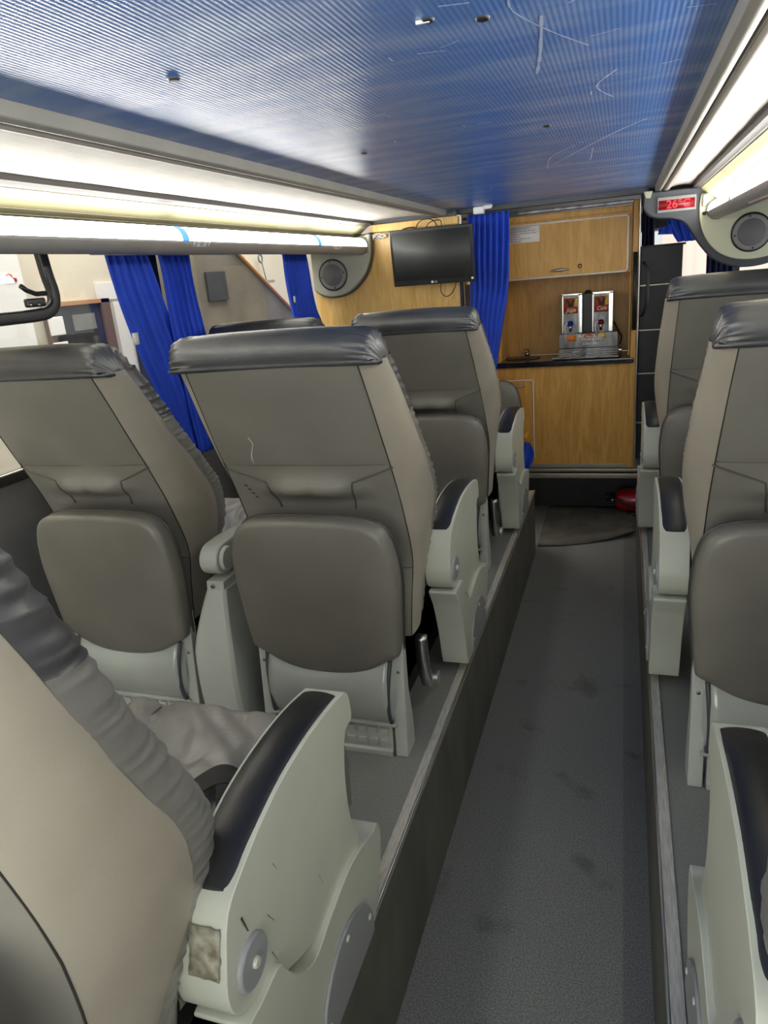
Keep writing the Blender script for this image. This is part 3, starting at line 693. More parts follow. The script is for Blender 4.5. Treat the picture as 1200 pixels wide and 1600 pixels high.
def dispensers():
    r = empty('drinks_dispenser', (-.205, 4.92, .694), 'steel twin drinks dispenser with a lettered front tray on the counter', 'dispenser')
    labs = (('Jugo', -.170, 'tap_blue'), ('Café', .018, 'tap_red'))
    for i, (word, x0, _) in enumerate(labs):
        x1 = x0+.128
        b = MB(); b.box(x0, x1, -.04, .13, .0, .395); t = b.obj('tank', M['steel'], r, bevel=.006)
        # raised chrome frame on the face
        fr_ = MB()
        for (a0, a1, c0, c1) in ((x0, x0+.010, .13, .397), (x1-.026, x1, .13, .397), (x0, x1, .385, .399)): fr_.box(a0, a1, -.046, -.038, c0, c1)
        fr_.obj('face_frame', M['chrome'], t, bevel=.002)
        b = MB(); b.box(x0+.014, x1-.028, -.0435, -.040, .275, .372); b.obj('label', M['labelred'], t)
        b = MB(); cx = x0+.056
        b.add([(cx-.028, -.0445, .362), (cx-.012, -.0445, .362), (cx, -.0445, .335), (cx+.014, -.0445, .362), (cx+.028, -.0445, .362), (cx+.012, -.0445, .315), (cx-.012, -.0445, .315)], [(0, 1, 2, 3, 4, 5, 6)])
        b.obj('label_emblem', M['labeldark'], t, smooth=False)
        b = MB(); b.box(x0+.078, x1-.029, -.0442, -.0435, .318, .370); b.obj('label_panel', M['labelyellow'], t)
        text(word, .034, M['paper'], t, (x0+.058, -.0450, .297), (pi/2, 0, 0), 'label_lettering', shear=.35, ext=.0004)
        # tap
        b = MB(); b.cyl((cx, -.04, .195), (0, -1, 0), .012, .04, 14); b.cyl((cx, -.078, .165), (0, 0, 1), .010, .05, 14); tp = b.obj('tap', M['chrome'], t)
        b = MB(); b.cyl((cx, -.07, .205), (0, -.4, 1), .020, .022, 16, .016); b.obj('tap_knob', M['knob_blue'] if i == 0 else M['knob_red'], tp, bevel=.003)
        b = MB(); b.tube(smooth_path([(cx-.03, -.05, .15), (cx-.034, -.07, .19), (cx-.02, -.075, .225)], 12), .007, 8); b.obj('tap_lever', M['white'], tp)
    b = MB(); b.box(-.042, .018, -.01, .12, .0, .392); b.obj('centre_column', M['black'], r, bevel=.003)
    b = MB(); b.cyl((-.01, .04, .392), (0, 0, 1), .022, .018, 20, .016); b.obj('lid_knob', M['black'], r, bevel=.003)
    # lettered front plate
    b = MB(); b.box(-.184, .178, -.092, -.086, .062, .152); p = b.obj('front_plate', M['steel'], r, bevel=.002)
    b = MB(); b.box(-.135, -.075, -.0935, -.092, .105, .145); b.obj('plate_panel', M['orange'], p)
    b = MB(); b.box(.058, .105, -.0935, -.092, .115, .152); b.obj('plate_panel', M['labelyellow'], p)
    b = MB(); b.box(-.03, .03, -.0935, -.092, .118, .150); b.obj('plate_panel', M['labelred'], p)
    text('Minibar', .054, M['paper'], p, (.004, -.0960, .126), (pi/2, 0, 0), 'plate_lettering', shear=.5, ext=.0006)
    text('Línea Bus', .026, M['paper'], p, (.01, -.0925, .088), (pi/2, 0, 0), 'plate_lettering', shear=.5, ext=.0004)
    # stepped drip tray
    b = MB(); b.box(-.185, .182, -.11, -.03, .004, .062); b.obj('housing', M['steel'], r, bevel=.003)
    b = MB()
    for k in range(4): b.tube([(-.19, -.112-.001*k, .012+.014*k), (.19, -.112-.001*k, .012+.014*k)], .003, 6)
    b.obj('tray_ridges', M['chrome'], r)
    b = MB(); b.prism([(-.225, -.165), (.185, -.165), (.195, -.10), (-.195, -.10)], .000, .012, 'z'); b.obj('drip_tray', M['steel'], r, bevel=.003)
    b = MB(); b.tube([(-.222, -.166, .012), (.186, -.166, .012)], .003, 6); b.tube([(-.222, -.166, .012), (-.195, -.10, .012)], .003, 6); b.tube([(.186, -.166, .012), (.196, -.1, .012)], .003, 6); b.obj('tray_rim', M['chrome'], r)
    b = MB(); b.box(.18, .205, -.10, -.03, .03, .045); b.obj('side_bar', M['chrome'], r, bevel=.003)
    b = MB(); b.tube(smooth_path([(.15, .1, .20), (.18, .06, .14), (.20, .08, .10), (.19, .13, .05)], 20), .004, 6); b.obj('cable', M['black'], r)
dispensers()

# ================================================================== FRONT RIGHT : stair partition, windows, cloth
st = empty('stair_partition', (.2, 5.0, 0), 'tall dark panelled partition of the stairwell behind the door post', 'partition')
zt = [1.336, 1.105, .828, .550, .222, -.10, -.40]; xr_ = [.345, .345, .300, .300, .300, .300, .300]
for i in range(6):
    b = MB(); b.box(-.10, (.345 if i < 2 else .52)-.2, .0, .30, zt[i+1]+.006, zt[i]-.002); p = b.obj('panel', M['dark_panel'], st, bevel=.004)
    if i < 5:
        b = MB(); b.box(-.10, (.345 if i < 2 else .52)-.2, -.006, .02, zt[i+1]-.006, zt[i+1]+.005); b.obj('metal_strip', M['metalstrip'], p, bevel=.002)
b = MB(); b.box(-.10, .160, -.01, .31, 1.330, 1.342); b.obj('top_edge', M['black'], st, bevel=.003)
# windshield end
S(MB().box(-1.0, .85, 8.0, 8.05, -.46, .75).obj('wall_front', M['dark_panel'], smooth=False))
S(MB().box(-1.0, .85, 8.0, 8.05, 1.52, 2.1).obj('wall_front_top', M['dark_panel'], smooth=False))
S(MB().box(-1.0, .85, 8.02, 8.025, .75, 1.52).obj('window_4', M['glass'], smooth=False))
S(MB().box(-1.05, -1.0, 5.1, 8.05, -.46, 2.1).obj('wall_front_side', M['dark_panel'], smooth=False))
S(MB().box(-1.0, .85, 4.80, 8.05, 1.66, 1.70).obj('ceiling_front', M['dark_panel'], smooth=False))
S(MB().box(-1.0, .80, 6.4, 6.42, 1.455, 1.475).obj('trim_28', M['metalstrip']))
S(MB().box(.09, .80, 4.80, 4.84, 1.56, 1.70).obj('trim_26', M['dark_panel'], smooth=False))
tag(curtain('front_curtain', 'dark blue curtain hanging just right of the door post', [(0, (.11, 5.6, 1.62), (.19, 5.6, 1.62)), (1, (.115, 5.6, .9), (.205, 5.6, .9))], 3, .012, (0, 1, 0), m=M['curtain_dark'], nu=40, nv=10), None)
tag(curtain('front_curtain', 'dark blue curtain hanging under the right speaker housing', [(0, (.53, 5.6, 1.62), (.70, 5.6, 1.62)), (1, (.54, 5.6, .9), (.72, 5.6, .9))], 5, .016, (0, 1, 0), m=M['curtain_dark'], nu=60, nv=10), None)
# bundled blue cloth over the partition
rows = []
P0 = [(.20, 4.93, 1.50), (.24, 4.93, 1.44), (.30, 4.93, 1.385), (.36, 4.93, 1.40), (.40, 4.93, 1.46)]
bc = curtain('bundled_curtain', 'bright blue curtain bunched up below the temperature display', [
    (0, (.225, 4.77, 1.558), (.42, 4.77, 1.558)), (.5, (.235, 4.77, 1.45), (.425, 4.77, 1.43)), (.8, (.262, 4.77, 1.395), (.425, 4.77, 1.365)), (1, (.292, 4.77, 1.345), (.415, 4.77, 1.345))], 4, .020, (0, 1, .2), nu=80, nv=20, seed=21)
hc_ = curtain('loose_corner', None, [(0, (.19, 4.77, 1.425), (.26, 4.77, 1.45)), (1, (.185, 4.77, 1.395), (.27, 4.77, 1.39))], 2, .008, (0, 1, 0), nu=30, nv=8, seed=4, cat=None)
hc_.parent = bc
# building seen through the windscreen
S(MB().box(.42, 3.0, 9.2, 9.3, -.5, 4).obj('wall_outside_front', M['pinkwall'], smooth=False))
S(MB().box(.575, .595, 9.18, 9.2, -.5, 4).obj('trim_27', M['workshop2'], smooth=False))
# extinguisher lying on the floor at the end
r = empty('fire_extinguisher', (.075, 4.93, -.30), 'red fire extinguisher lying at the end of the aisle', 'extinguisher')
b = MB(); prof = [(-.10, .022), (-.095, .045), (-.075, .068), (-.04, .078), (.14, .078), (.17, .07), (.185, .03)]
rows = [[(x, rr2*cos(2*pi*k/24), rr2*sin(2*pi*k/24)) for k in range(24)] for x, rr2 in prof]
V, F = grid(rows, close=True, capends=True); mk('cylinder', V, F, M['red'], r)
b = MB(); b.cyl((-.10, 0, 0), (-1, 0, 0), .02, .035, 14); b.box(-.17, -.11, -.012, .012, .01, .03); b.box(-.16, -.10, -.012, .012, -.03, -.012); b.obj('valve', M['black'], r, bevel=.003)
b = MB(); b.tube(smooth_path([(-.13, -.03, .03), (-.08, -.08, .02), (.02, -.086, -.02), (.12, -.084, -.04)], 20), .009, 8); b.obj('hose', M['black'], r)
b = MB(); b.cyl((-.115, -.02, .0), (0, -1, 0), .012, .01, 12); b.obj('gauge', M['chrome'], r)
b = MB(); b.box(-.02, .12, -.06, .06, -.098, -.080); b.obj('bracket', M['black'], r)
# blue cloth + hook beside the base cabinet
r = empty('cleaning_cloth', (-.585, 4.62, .1), 'blue cloth hanging by a yellow clip beside the front seat armrest', 'cloth')
rows = []
for i in range(15):
    v = i/14; w = .008+.028*sin(pi*min(1, v*1.05))**.7
    rows.append([( .012*sin(4*v)-w+2*w*u, .010*sin(u*9+v*3), .09-.20*v) for u in [j/12 for j in range(13)]])
V, F = grid(rows); mk('fabric', V, F, M['curtain'], r, solid=.004)
b = MB(); b.tube(smooth_path([(-.02, .0, .13), (.0, -.01, .12), (.012, 0, .10), (.004, 0, .08)], 14), .006, 8); b.obj('clip', M['yellow'], r)
b = MB(); b.box(-.01, .01, .005, .08, .11, .14); b.obj('hook', M['yellow'], r)

# ================================================================== OUTSIDE LEFT : workshop
XO = -4.0
S(MB().box(XO-.1, XO, -4, 14, -1.2, 3.4).obj('wall_outside_left', M['workshop'], smooth=False))
S(MB().box(XO, -1.95, -4, 14, -1.3, -1.2).obj('floor_outside', M['charcoal'], smooth=False))
S(MB().box(XO, -1.0, 13.9, 14, -1.2, 3.4).obj('wall_outside_end', M['workshop'], smooth=False))
d = empty('workshop_door', (XO+.01, 4.68, -1.2), 'dark workshop doorway with notices seen through the left window', 'door')
MB().box(0, .03, -.30, .24, 0, 2.49).obj('leaf', M['dark_panel'], d, smooth=False)
MB().box(0, .05, -.36, -.31, 0, 2.52).obj('frame', M['brownframe'], d, smooth=False)
MB().box(0, .05, .24, .34, 0, 2.52).obj('frame', M['brownframe'], d, smooth=False)
MB().box(0, .05, -.36, .34, 2.49, 2.52).obj('frame', M['orange_edge'], d, smooth=False)
MB().box(.03, .035, -.10, .15, 2.30, 2.42).obj('smudge', M['charcoal'], d, smooth=False)
for z0, z1 in ((2.29, 2.42), (2.14, 2.24)):
    tag(MB().box(XO+.061, XO+.08, 4.30, 4.44, -1.2+z0, -1.2+z1).obj('switch_panel', M['workshop2'], bevel=.004), 'white switch panel beside the workshop door, %s one' % ('upper' if z0 > 2.2 else 'lower'), 'switch')
tag(MB().box(XO, XO+.02, 4.95, 5.28, 1.31, 1.44).obj('wall_notice', M['workshop2'], smooth=False), 'small pale notice on the workshop wall beside the curtains', 'notice')
tag(MB().box(XO, XO+.03, 5.10, 5.36, .2, 1.29).obj('door_panel', M['workshop2'], smooth=False), 'pale panel standing right of the workshop door', 'panel')
tag(MB().box(XO+.03, XO+.10, 5.26, 5.44, .3, 1.14).obj('hanging_jacket', M['blackmatte'], bevel=.03), 'dark jacket hanging on the workshop wall behind the curtain', 'jacket')
tag(MB().box(XO+.02, XO+.06, 2.2, 4.16, .95, 1.75).obj('white_board', M['workshop2'], smooth=False), 'pale grey sheet with a red mark at the left edge outside', 'board')
wb = bpy.data.objects['white_board']
b = MB(); b.box(XO+.062, XO+.066, 3.98, 4.10, 1.475, 1.50); b.cyl((XO+.062, 4.04, 1.50), (1, 0, 0), .03, .004, 16); b.obj('red_mark', M['red'], wb)
# staircase underside (triangular)
b = MB(); b.prism([(5.5, 2.05), (6.3, 1.60), (7.5, .93), (9.0, .09), (9.0, -1.19), (5.5, -1.19)], XO+.01, XO+.6, 'x'); s_ = b.obj('workshop_staircase', M['stair'], smooth=False)
tag(s_, 'brown sloping underside of a staircase seen through the left window', 'staircase')
b = MB(); b.tube([(XO+.61, 5.45, 2.06), (XO+.61, 9.0, .075)], .018, 6); b.obj('edge_board', M['orange_edge'], s_)
b = MB(); b.box(XO+.605, XO+.62, 5.62, 5.95, 1.22, 1.46); b.obj('dark_sheet', M['dark_panel'], s_, smooth=False)
b = MB(); b.tube([(XO+.61, 5.7, 1.0), (XO+.61, 6.9, .5)], .006, 6); b.obj('wire', M['workshop'], s_)
r = empty('wall_lamp', (XO+.03, 7.87, 1.37), 'small lamp fitting on the workshop wall above the hanging bag', 'lamp')
b = MB(); b.box(0, .05, -.06, .16, -.03, .0); b.obj('base', M['metalstrip'], r, bevel=.004)
b = MB(); b.tube([(0.02, 0, 0), (.02, -.06, .22)], .006, 6); b.tube([(.02, 0, 0), (.02, -1.3, .42)], .006, 6); b.obj('cord', M['charcoal'], r)
b = MB(); b.tube([(.03, -.1+.045*cos(a), .24+.045*sin(a)) for a in [2*pi*k/20 for k in range(20)]], .010, 6, closed=True); b.obj('ring', M['charcoal'], r)
rows = []
for i in range(14):
    v = i/13; w = .03+.05*sin(pi*min(1, v*.9+.12)); rows.append([(XO+.06+.045*sin(a)*(1+.3*noise.noise(Vector((a, v*5, 0)))), 7.86+w*cos(a)*(1+.2*noise.noise(Vector((a*2, v*6, 3)))), 1.27-.30*v) for a in [2*pi*k/18 for k in range(18)]])
V, F = grid(rows, close=True, capends=True); tag(mk('plastic_bag', V, F, M['plasticbag']), 'red and white bag hanging on the workshop wall', 'bag')
tag(MB().tube([(XO+.01, 7.1+.33*cos(a), 1.2+.33*sin(a)) for a in [2*pi*k/40 for k in range(40)]], .006, 6, closed=True).obj('wall_ring', M['stair']), 'large faint ring outline on the workshop wall', 'ring')

# ================================================================== SEATS
PIV = (-.22, .46)          # y, z where the backrest tilts
# table per level: t, rear y, rear z, half width of rear panel, side-seam y, z, side half width
BACK = [
 [0.00, -.250, .300, .214, -.150, .330, .218],
 [0.12, -.242, .430, .222, -.115, .450, .226],
 [0.26, -.236, .545, .230, -.052, .565, .240],
 [0.40, -.285, .690, .230, -.088, .690, .266],
 [0.55, -.342, .815, .228, -.178, .805, .277],
 [0.70, -.400, .930, .224, -.255, .905, .275],
 [0.84, -.447, 1.03, .219, -.315, 1.00, .268],
 [1.00, -.492, 1.120, .214, -.405, 1.125, .258]]
def tilt(p, a):
    y, z = p[1]-PIV[0], p[2]-PIV[1]; w = min(1, max(0, (p[2]-.30)/.35)); a *= w
    return Vector((p[0], PIV[0]+y*cos(a)+z*sin(a), PIV[1]-y*sin(a)+z*cos(a)))
def rear_bulge(x, z):
    # the soft fold above the calf pad
    return -.030*exp(-((z-.772)/.030)**2)*exp(-(x/.125)**4)*(1+.5*sin(x*30)) + .010*exp(-((z-.735)/.02)**2)*exp(-(x/.15)**4) + .004*exp(-((z-.845)/.006)**2)
def back_pt(t, u, a):
    """u 0..1 rear centre to corner, 1..2 side face, 2..3 bolster, 3..4 front"""
    yr, zr, hw, ys, zs, sw = interp(BACK, t)
    if u <= 1:
        x = hw*u; y = yr+rear_bulge(x, zr)+.006*(u**6)-.004*(1-u*u); z = zr
    elif u <= 2:
        f = u-1; x = hw+(sw-hw)*sin(f*pi/2)**.8+.010*sin(pi*f); y = yr+.006+(ys-yr-.006)*f; z = zr+(zs-zr)*f
    elif u <= 3:
        f = u-2; x = sw-.075*(1-cos(f*pi/2)); y = ys+.098*sin(f*pi/2); z = zs
    else:
        f = u-3; x = (sw-.075)*(1-f); y = ys+.098-.050*sin(min(1, f*2)*pi/2); z = zs
    return tilt((x, y, z), a)

def build_seat(cx, yb, label, a=0., mirror=1, console=False, detail=2, group='grey leather coach seats', belt=False, sticker=False, side_arm=True, sxoff=0, scar=False, bx=0, bs=1):
    R = empty('coach_seat', (cx, yb, 0), label, 'seat', group, sx=mirror)
    # ---- backrest shell
    NT = 60; rows = []
    us = [i/8 for i in range(8)]+[.96, 1.0, 1.03]+[1+i/9 for i in range(1, 10)]+[2.0]
    us = sorted(set(us))
    full = [-u for u in us[::-1] if u > 0]+us
    for i in range(NT+1):
        t = i/NT; r = []
        for u in full:
            p = back_pt(t, abs(u), a)
            if u < 0: p.x = -p.x
            if abs(u) > 1.05: p.x += (1 if u > 0 else -1)*.003*noise.noise(Vector((p.y*9, p.z*7, cx*3+u)))
            else: p.y += .0025*noise.noise(Vector((p.x*6, p.z*6, cx*5)))
            r.append(p)
        rows.append(r)
    n = len(full)
    V, F = grid(rows)
    # split rear face and side faces into two parts
    iL = full.index(-1.0); iR = full.index(1.0)
    rearF = []; sideF = []; sideL = []
    for f in F:
        j = f[0] % n
        (rearF if iL <= j < iR else (sideL if j < iL else sideF)).append(f)
    def sub(V, F):
        used = sorted(set(i for f in F for i in f)); mp = {k: i for i, k in enumerate(used)}
        return [V[k] for k in used], [tuple(mp[i] for i in f) for f in F]
    v_, f_ = sub(V, rearF); bk = mk('backrest', v_, f_, M['leather'], R)
    for sf_ in (sideF, sideL): v_, f_ = sub(V, sf_); mk('side_panel', v_, f_, M['leather_lit'], R)
    # seams of the rear face
    for s in (-1, 1):
        pts = [back_pt(t, 1.0, a) for t in [k/30 for k in range(31)]]
        MB().tube([(s*p.x, p.y-.0003, p.z) for p in pts], .0016, 6).obj('corner_seam', M['seam'], bk)
    def rp(x, z0):
        # point of the rear face at height z0 (untilted)
        lo, hi = 0., 1.
        for _ in range(22):
            m_ = (lo+hi)/2
            if interp(BACK, m_)[1] < z0: lo = m_
            else: hi = m_
        hw = interp(BACK, lo)[2]; p = back_pt(lo, min(1, abs(x)/hw), a)
        return Vector((x, p.y-.0012, p.z))
    def seam(pts, r_, nm='cross_seam'): MB().tube(pts, r_, 5).obj(nm, M['stitch'], bk)
    seam([rp(-.228+.456*k/20, .847) for k in range(21)], .0012)
    for s in (-1, 1):
        seam([rp(s*(.232-.112*k/8), .838-.044*k/8) for k in range(9)]+[rp(s*(.120-.014*k/6), .794-.085*k/6) for k in range(1, 7)], .0026, 'pocket_seam')
        sd = []
        for k in range(9):
            p = back_pt(.22, 1-k/40, a); sd.append((s*p.x, p.y-.001, p.z))
        seam(sd, .0018)
    if scar:
        w_ = [(-.118, .935), (-.112, .915), (-.120, .90), (-.128, .885), (-.134, .868), (-.136, .850)]
        MB().tube([rp(x, z)+Vector((0, .0004, 0)) for x, z in w_], lambda t: .0006+.0011*t, 5).obj('white_scratch', M['paper'], bk)
        for k in range(4):
            MB().tube([rp(-.192+.006*k, .782-.013*k), rp(-.184+.006*k, .778-.013*k)], .0013, 5).obj('repair_stitch', M['blackmatte'], bk)
    # ---- front face with gathered bolsters
    for s in (-1, 1):
        rows = []; NB = 260
        for i in range(NB+1):
            t = i/NB; r = []
            g_ = (1-abs(sin(t*96+4.5*noise.noise(Vector((t*14, s, cx)))))**.8*2)*.0026*(.5+.9*abs(noise.noise(Vector((t*22, s, cx+4)))))+.0022*noise.noise(Vector((t*60, 0, cx+s)))
            for k in range(11):
                u = 1.97+1.1*k/10; p = back_pt(t, min(u, 3.0001+.0*u), a)
                if u > 3: p = back_pt(t, 3.06, a)
                f = k/10; amp = g_*1.1*sin(pi*min(1, f*1.1))**.8
                d = Vector((cos(f*pi/2), sin(f*pi/2), 0)); p = p+d*(amp+.006*sin(pi*f))
                p.x *= s; r.append(p)
            rows.append(r)
        V, F = grid(rows)
        up_ = [f for f in F if f[0] // 11 >= NB*.80]; lo_ = [f for f in F if f[0] // 11 < NB*.80]
        v_, f_ = sub(V, lo_); mk('side_bolster', v_, f_, M['leather_gather'], R)
        v_, f_ = sub(V, up_); mk('headrest_wing', v_, f_, M['leather_black'], R)
    rows = []
    for i in range(31):
        t = i/30; r = []
        for k in range(-10, 11):
            p = back_pt(t, 3+1-abs(k)/10, a); p.x *= (-1 if k < 0 else 1); r.append(p)
        rows.append(r)
    V, F = grid(rows); mk('front_cushion', V, F, M['leather_gather'], R)
    # ---- black headrest cap
    sec = [(-.491, 1.115), (-.499, 1.130), (-.502, 1.155), (-.495, 1.180), (-.478, 1.197), (-.440, 1.203), (-.400, 1.190), (-.355, 1.150), (-.325, 1.09), (-.30, 1.02), (-.275, .95), (-.300, .94), (-.36, 1.02), (-.42, 1.10)]
    secs = smooth_path([(0, p[0], p[1]) for p in sec], 56, closed=True); c0 = Vector((0, -.415, 1.115))
    rows = []; NX = 46
    for i in range(NX+1):
        w = -1+2*i/NX; ax = abs(w); x = .258*w
        e = max(0, (ax-.84)/.16); sc = 1-.30*(1-sqrt(max(0, 1-e**2)))-.35*max(0, e-.93)/.07
        r = []
        for k, p in enumerate(secs):
            d = p-c0; kb = max(0, min(1, (p.z-1.112)/.05)) if p.y < -.45 else 1; q = c0+d*(1+(sc-1)*kb)
            if q.z < 1.10 and ax > .8: q = q
            ang = k/len(secs)*2*pi
            g_ = .0042*sin(k*2.3+w*3+2*noise.noise(Vector((k*.4, w*3, cx))))*max(0, min(1, (ax-.70)/.2))
            q = q+d.normalized()*g_ + Vector((0, 0, -.010*ax**3*(1 if p.z > 1.13 else 0)))
            q.x = x; r.append(tilt(q, a))
        rows.append(r)
    V, F = grid(rows, close=True, capends=True); hc = mk('headrest_cap', V, F, M['leather_black'], R)
    for ch in R.children: ch.location.x = bx*mirror; ch.scale.x = bs
    # ---- calf pad
    pr = []
    outl = []
    half = [(0, .250), (.07, .255), (.13, .272), (.185, .303), (.212, .318), (.221, .338), (.231, .45), (.237, .54), (.231, .62), (.214, .675), (.184, .703), (.13, .715), (0, .718)]
    hp = smooth_path([(p[0], p[1], 0) for p in half], 48)
    loop = [(p.x, p.y) for p in hp]+[(-p.x, p.y) for p in hp[-2:0:-1]]
    def flap_y(z): return -.405-.030*(z-.27)/.47
    ctr = (0, .50); rings = [(.985, .052), (1.0, .042), (1.0, .010), (.992, .002), (.972, -.004), (.92, -.008), (.6, -.011), (.3, -.013), (.05, -.013)]
    rows = []
    for sc, dy in rings:
        rows.append([(x*sc, flap_y(ctr[1]+(z-ctr[1])*sc)+dy, ctr[1]+(z-ctr[1])*sc) for x, z in loop])
    V, F = grid(rows, close=True); F.append(tuple(range(len(loop)))); F.append(tuple(range(len(V)-len(loop), len(V)))[::-1])
    cp = mk('calf_pad', V, F, M['leather_pad'], R)
    b = MB(); b.tube([(x*1.003, flap_y(z)+.046, z) for x, z in loop], .0045, 6, closed=True); b.obj('pad_piping', M['piping'], cp)
    # ---- glossy housing under the pad
    rows = []
    for i in range(15):
        v = i/14; z = .108+.200*v; r = []
        for k in range(-12, 13):
            w = k/12; aw = abs(w)
            x = .196*w; y = -.402-.026*sin(pi*v)**.8+ .03*max(0, (aw-.88)/.12)**2 + .012*v*v
            zz = z if v < .5 else z-.030*(1-w*w)*(v-.5)*2
            r.append((x, y, zz))
        rows.append(r)
    rows = [[(p[0], -.34, p[2]) for p in rows[0]]]+[[(p[0], p[1]+.004, p[2]-.004) for p in rows[0]]]+rows+[[(p[0], p[1]+.03, p[2]+.004) for p in rows[-1]]]+[[(p[0], -.30, p[2]) for p in rows[-1]]]
    V, F = grid(rows); mk('lower_housing', V, F, M['gloss'], R)
    b = MB(); b.box(-.165, .165, -.34, .28, .05, .27); b.obj('under_frame', M['blackmatte'], R, bevel=.01)
    b = MB(); b.box(-.197, .197, -.412, -.395, .098, .108); b.obj('housing_lip', M['gloss'], R, bevel=.002)
    # foot plate with studs
    b = MB(); b.prism([(-.395, .100), (-.405, .020), (-.412, .016), (-.412, 0), (-.37, 0), (-.37, .100)], -.2, .178, 'x'); fp = b.obj('foot_plate', M['plastic_grey'], R, bevel=.0015)
    if detail >= 1:
        for k in range(11):
            for q in range(2):
                x = .155-.0335*k; z = .030+.034*q; y = -.4035+.010*(z-.02)/.068
                b = MB(); b.box(x-.0115, x+.0115, y-.006, y+.002, z, z+.021); b.obj('stud', M['plastic_grey'], fp, bevel=.0012)
    # brackets
    for s in (-1, 1):
        b = MB(); x0, x1 = sorted((s*.186, s*.222))
        b.prism([(-.408, 0), (-.408, .02), (-.398, .13), (-.385, .26), (-.372, .39), (-.345, .39), (-.35, .2), (-.33, .08), (-.33, 0)], x0, x1, 'x')
        br = b.obj('side_bracket', M['plastic_grey'], R, bevel=.004)
        for z in (.075, .262):
            b = MB(); b.cyl((s*.206, -.4045+.025*z/.13*.45, z), (0, -1, 0), .0062, .004, 14, .0045); b.obj('screw', M['screw'], br)
        b = MB(); b.tube(smooth_path([(s*.184, -.392, .08), (s*.180, -.412, .13), (s*.180, -.415, .19), (s*.184, -.408, .25), (s*.188, -.39, .30)], 24), .006, 8); b.obj('rubber_strip', M['pod_dark'], br)
    # lever
    if mirror > 0:
        b = MB(); rows = []
        path = smooth_path([(.222, -.175, .262), (.222, -.172, .18), (.222, -.150, .110), (.222, -.130, .068)], 20)
        for p in path: rows.append([(.200, p.y-.016, p.z), (.230, p.y-.016, p.z), (.234, p.y, p.z), (.230, p.y+.016, p.z), (.200, p.y+.016, p.z)])
        V, F = grid(rows, close=True, capends=True); lv = mk('recline_lever', V, F, M['alu'], R)
        b = MB(); b.cyl((.214, -.105, .080), (1, 0, 0), .022, .030, 20); b.obj('lever_knob', M['alu'], lv, bevel=.003)
    # black box standing in for the shadow between back and armrest
    b = MB(); b.prism([(-.20, .10), (-.18, .33), (.18, .33), (.20, .10)], -.165, .165, 'x'); b.obj('shade_box', M['blackmatte'], R, bevel=.01)
    # ---- cushion
    def cw(y):
        f = max(0, min(1, (y-.40)/.06)); return .204+.039*f*f*(3-2*f)
    rows = []; ny = 44
    for i in range(ny+1):
        v = i/ny; y = -.06+.58*v; r = []
        top = .478+.014*sin(pi*v)-.10*max(0, (v-.90)/.10)**2; 
        for k in range(-26, 27):
            w = k/26; aw = abs(w); x = cw(y)*w
            z = top-.075*max(0, (aw-.90)/.10)**2.2
            z += .014*exp(-((aw-.80)/.12)**2)-.010*exp(-((aw-.60)/.02)**2)
            z += .009*noise.noise(Vector((x*7+cx, y*4, 1)))*(1 if aw < .62 else .6)-.011*(1-abs(noise.noise(Vector((x*11+y*9, (y-x)*4, cx)))))**9+.004*noise.noise(Vector((x*22, y*18, cx)))
            yy = y-.03*(w*w)*v
            r.append((x, yy, z))
        rows.append(r)
    first = [(p[0], p[1]-.003, .38) for p in rows[0]]; last = [(p[0]*.97, p[1]-.02, .255) for p in rows[-1]]; mid = [(p[0]*1.0, p[1]+.014, .36) for p in rows[-1]]
    V, F = grid([first]+rows+[mid, last])
    cu = mk('seat_cushion', V, F, M['leather_cushion'], R)
    for s in (-1, 1):
        rows2 = [[(s*(cw(-.06+.55*i/20)+.003*sin(pi*q/4)), -.06+.55*i/20, (lambda zb: zb+(.405-zb)*q/4)(.37-.11*i/20)) for q in range(5)] for i in range(21)]
        V, F = grid(rows2); mk('cushion_side', V, F, M['leather_gather'], R)
    for s in (-1, 1): MB().tube([(s*.146, -.1+.54*i/20, .4785+.014*sin(pi*(i/20*.9+.06))) for i in range(21)], .0022, 6).obj('cushion_seam', M['stitch'], cu)
    if belt:
        b = MB()
        def strap(pts, w, d):
            pts = smooth_path(pts, 24); w = Vector(w)
            V = [p-w for p in pts]+[p+w for p in pts]; k = len(pts)
            b.add(V, [(i, i+1, k+i+1, k+i) for i in range(k-1)])
        strap([(.085, .20, .505), (.12, .235, .515), (.16, .235, .508), (.20, .20, .480)], (.012, -.022, 0), 0)
        strap([(.14, .245, .518), (.165, .19, .505), (.190, .15, .47), (.198, .13, .42)], (.022, .010, 0), 0)
        bo = b.obj('seat_belt', M['belt'], R, solid=.002, smooth=False)
    # ---- aisle armrest (outer face x=.29)
    if side_arm:
        xo = .290+sxoff; xi = .210
        up = [(-.030, .530), (.02, .560), (.085, .583), (.16, .598), (.25, .602), (.33, .597), (.398, .586), (.424, .576), (.434, .550), (.432, .515), (.398, .508), (.380, .460), (.373, .390), (.380, .320), (.402, .262), (.37, .25), (.20, .245), (.06, .31), (.03, .352), (-.02, .355), (-.052, .380), (-.062, .415), (-.056, .455)]
        up = [(p.x, p.y) for p in smooth_path([(q[0], q[1], 0) for q in up], 92, closed=True)]
        b = MB(); b.prism(up, xi, xo, 'x'); ar = b.obj('armrest', M['plastic'], R, bevel=.005, seg=3)
        # pad inset in the top, slightly proud
        tp = [(-.010, .541), (.02, .558), (.085, .582), (.16, .597), (.25, .601), (.33, .596), (.392, .585)]
        tp = [(p.x, p.y) for p in smooth_path([(q[0], q[1], 0) for q in tp], 40)]
        rows = []
        for (y, z) in tp:
            r = []
            for k in range(13):
                f = k/12; x = xi+.004+(xo-xi-.010)*f
                r.append((x, y-.004*0, z+.0005+.0085*sin(pi*f)**.55))
            rows.append(r)
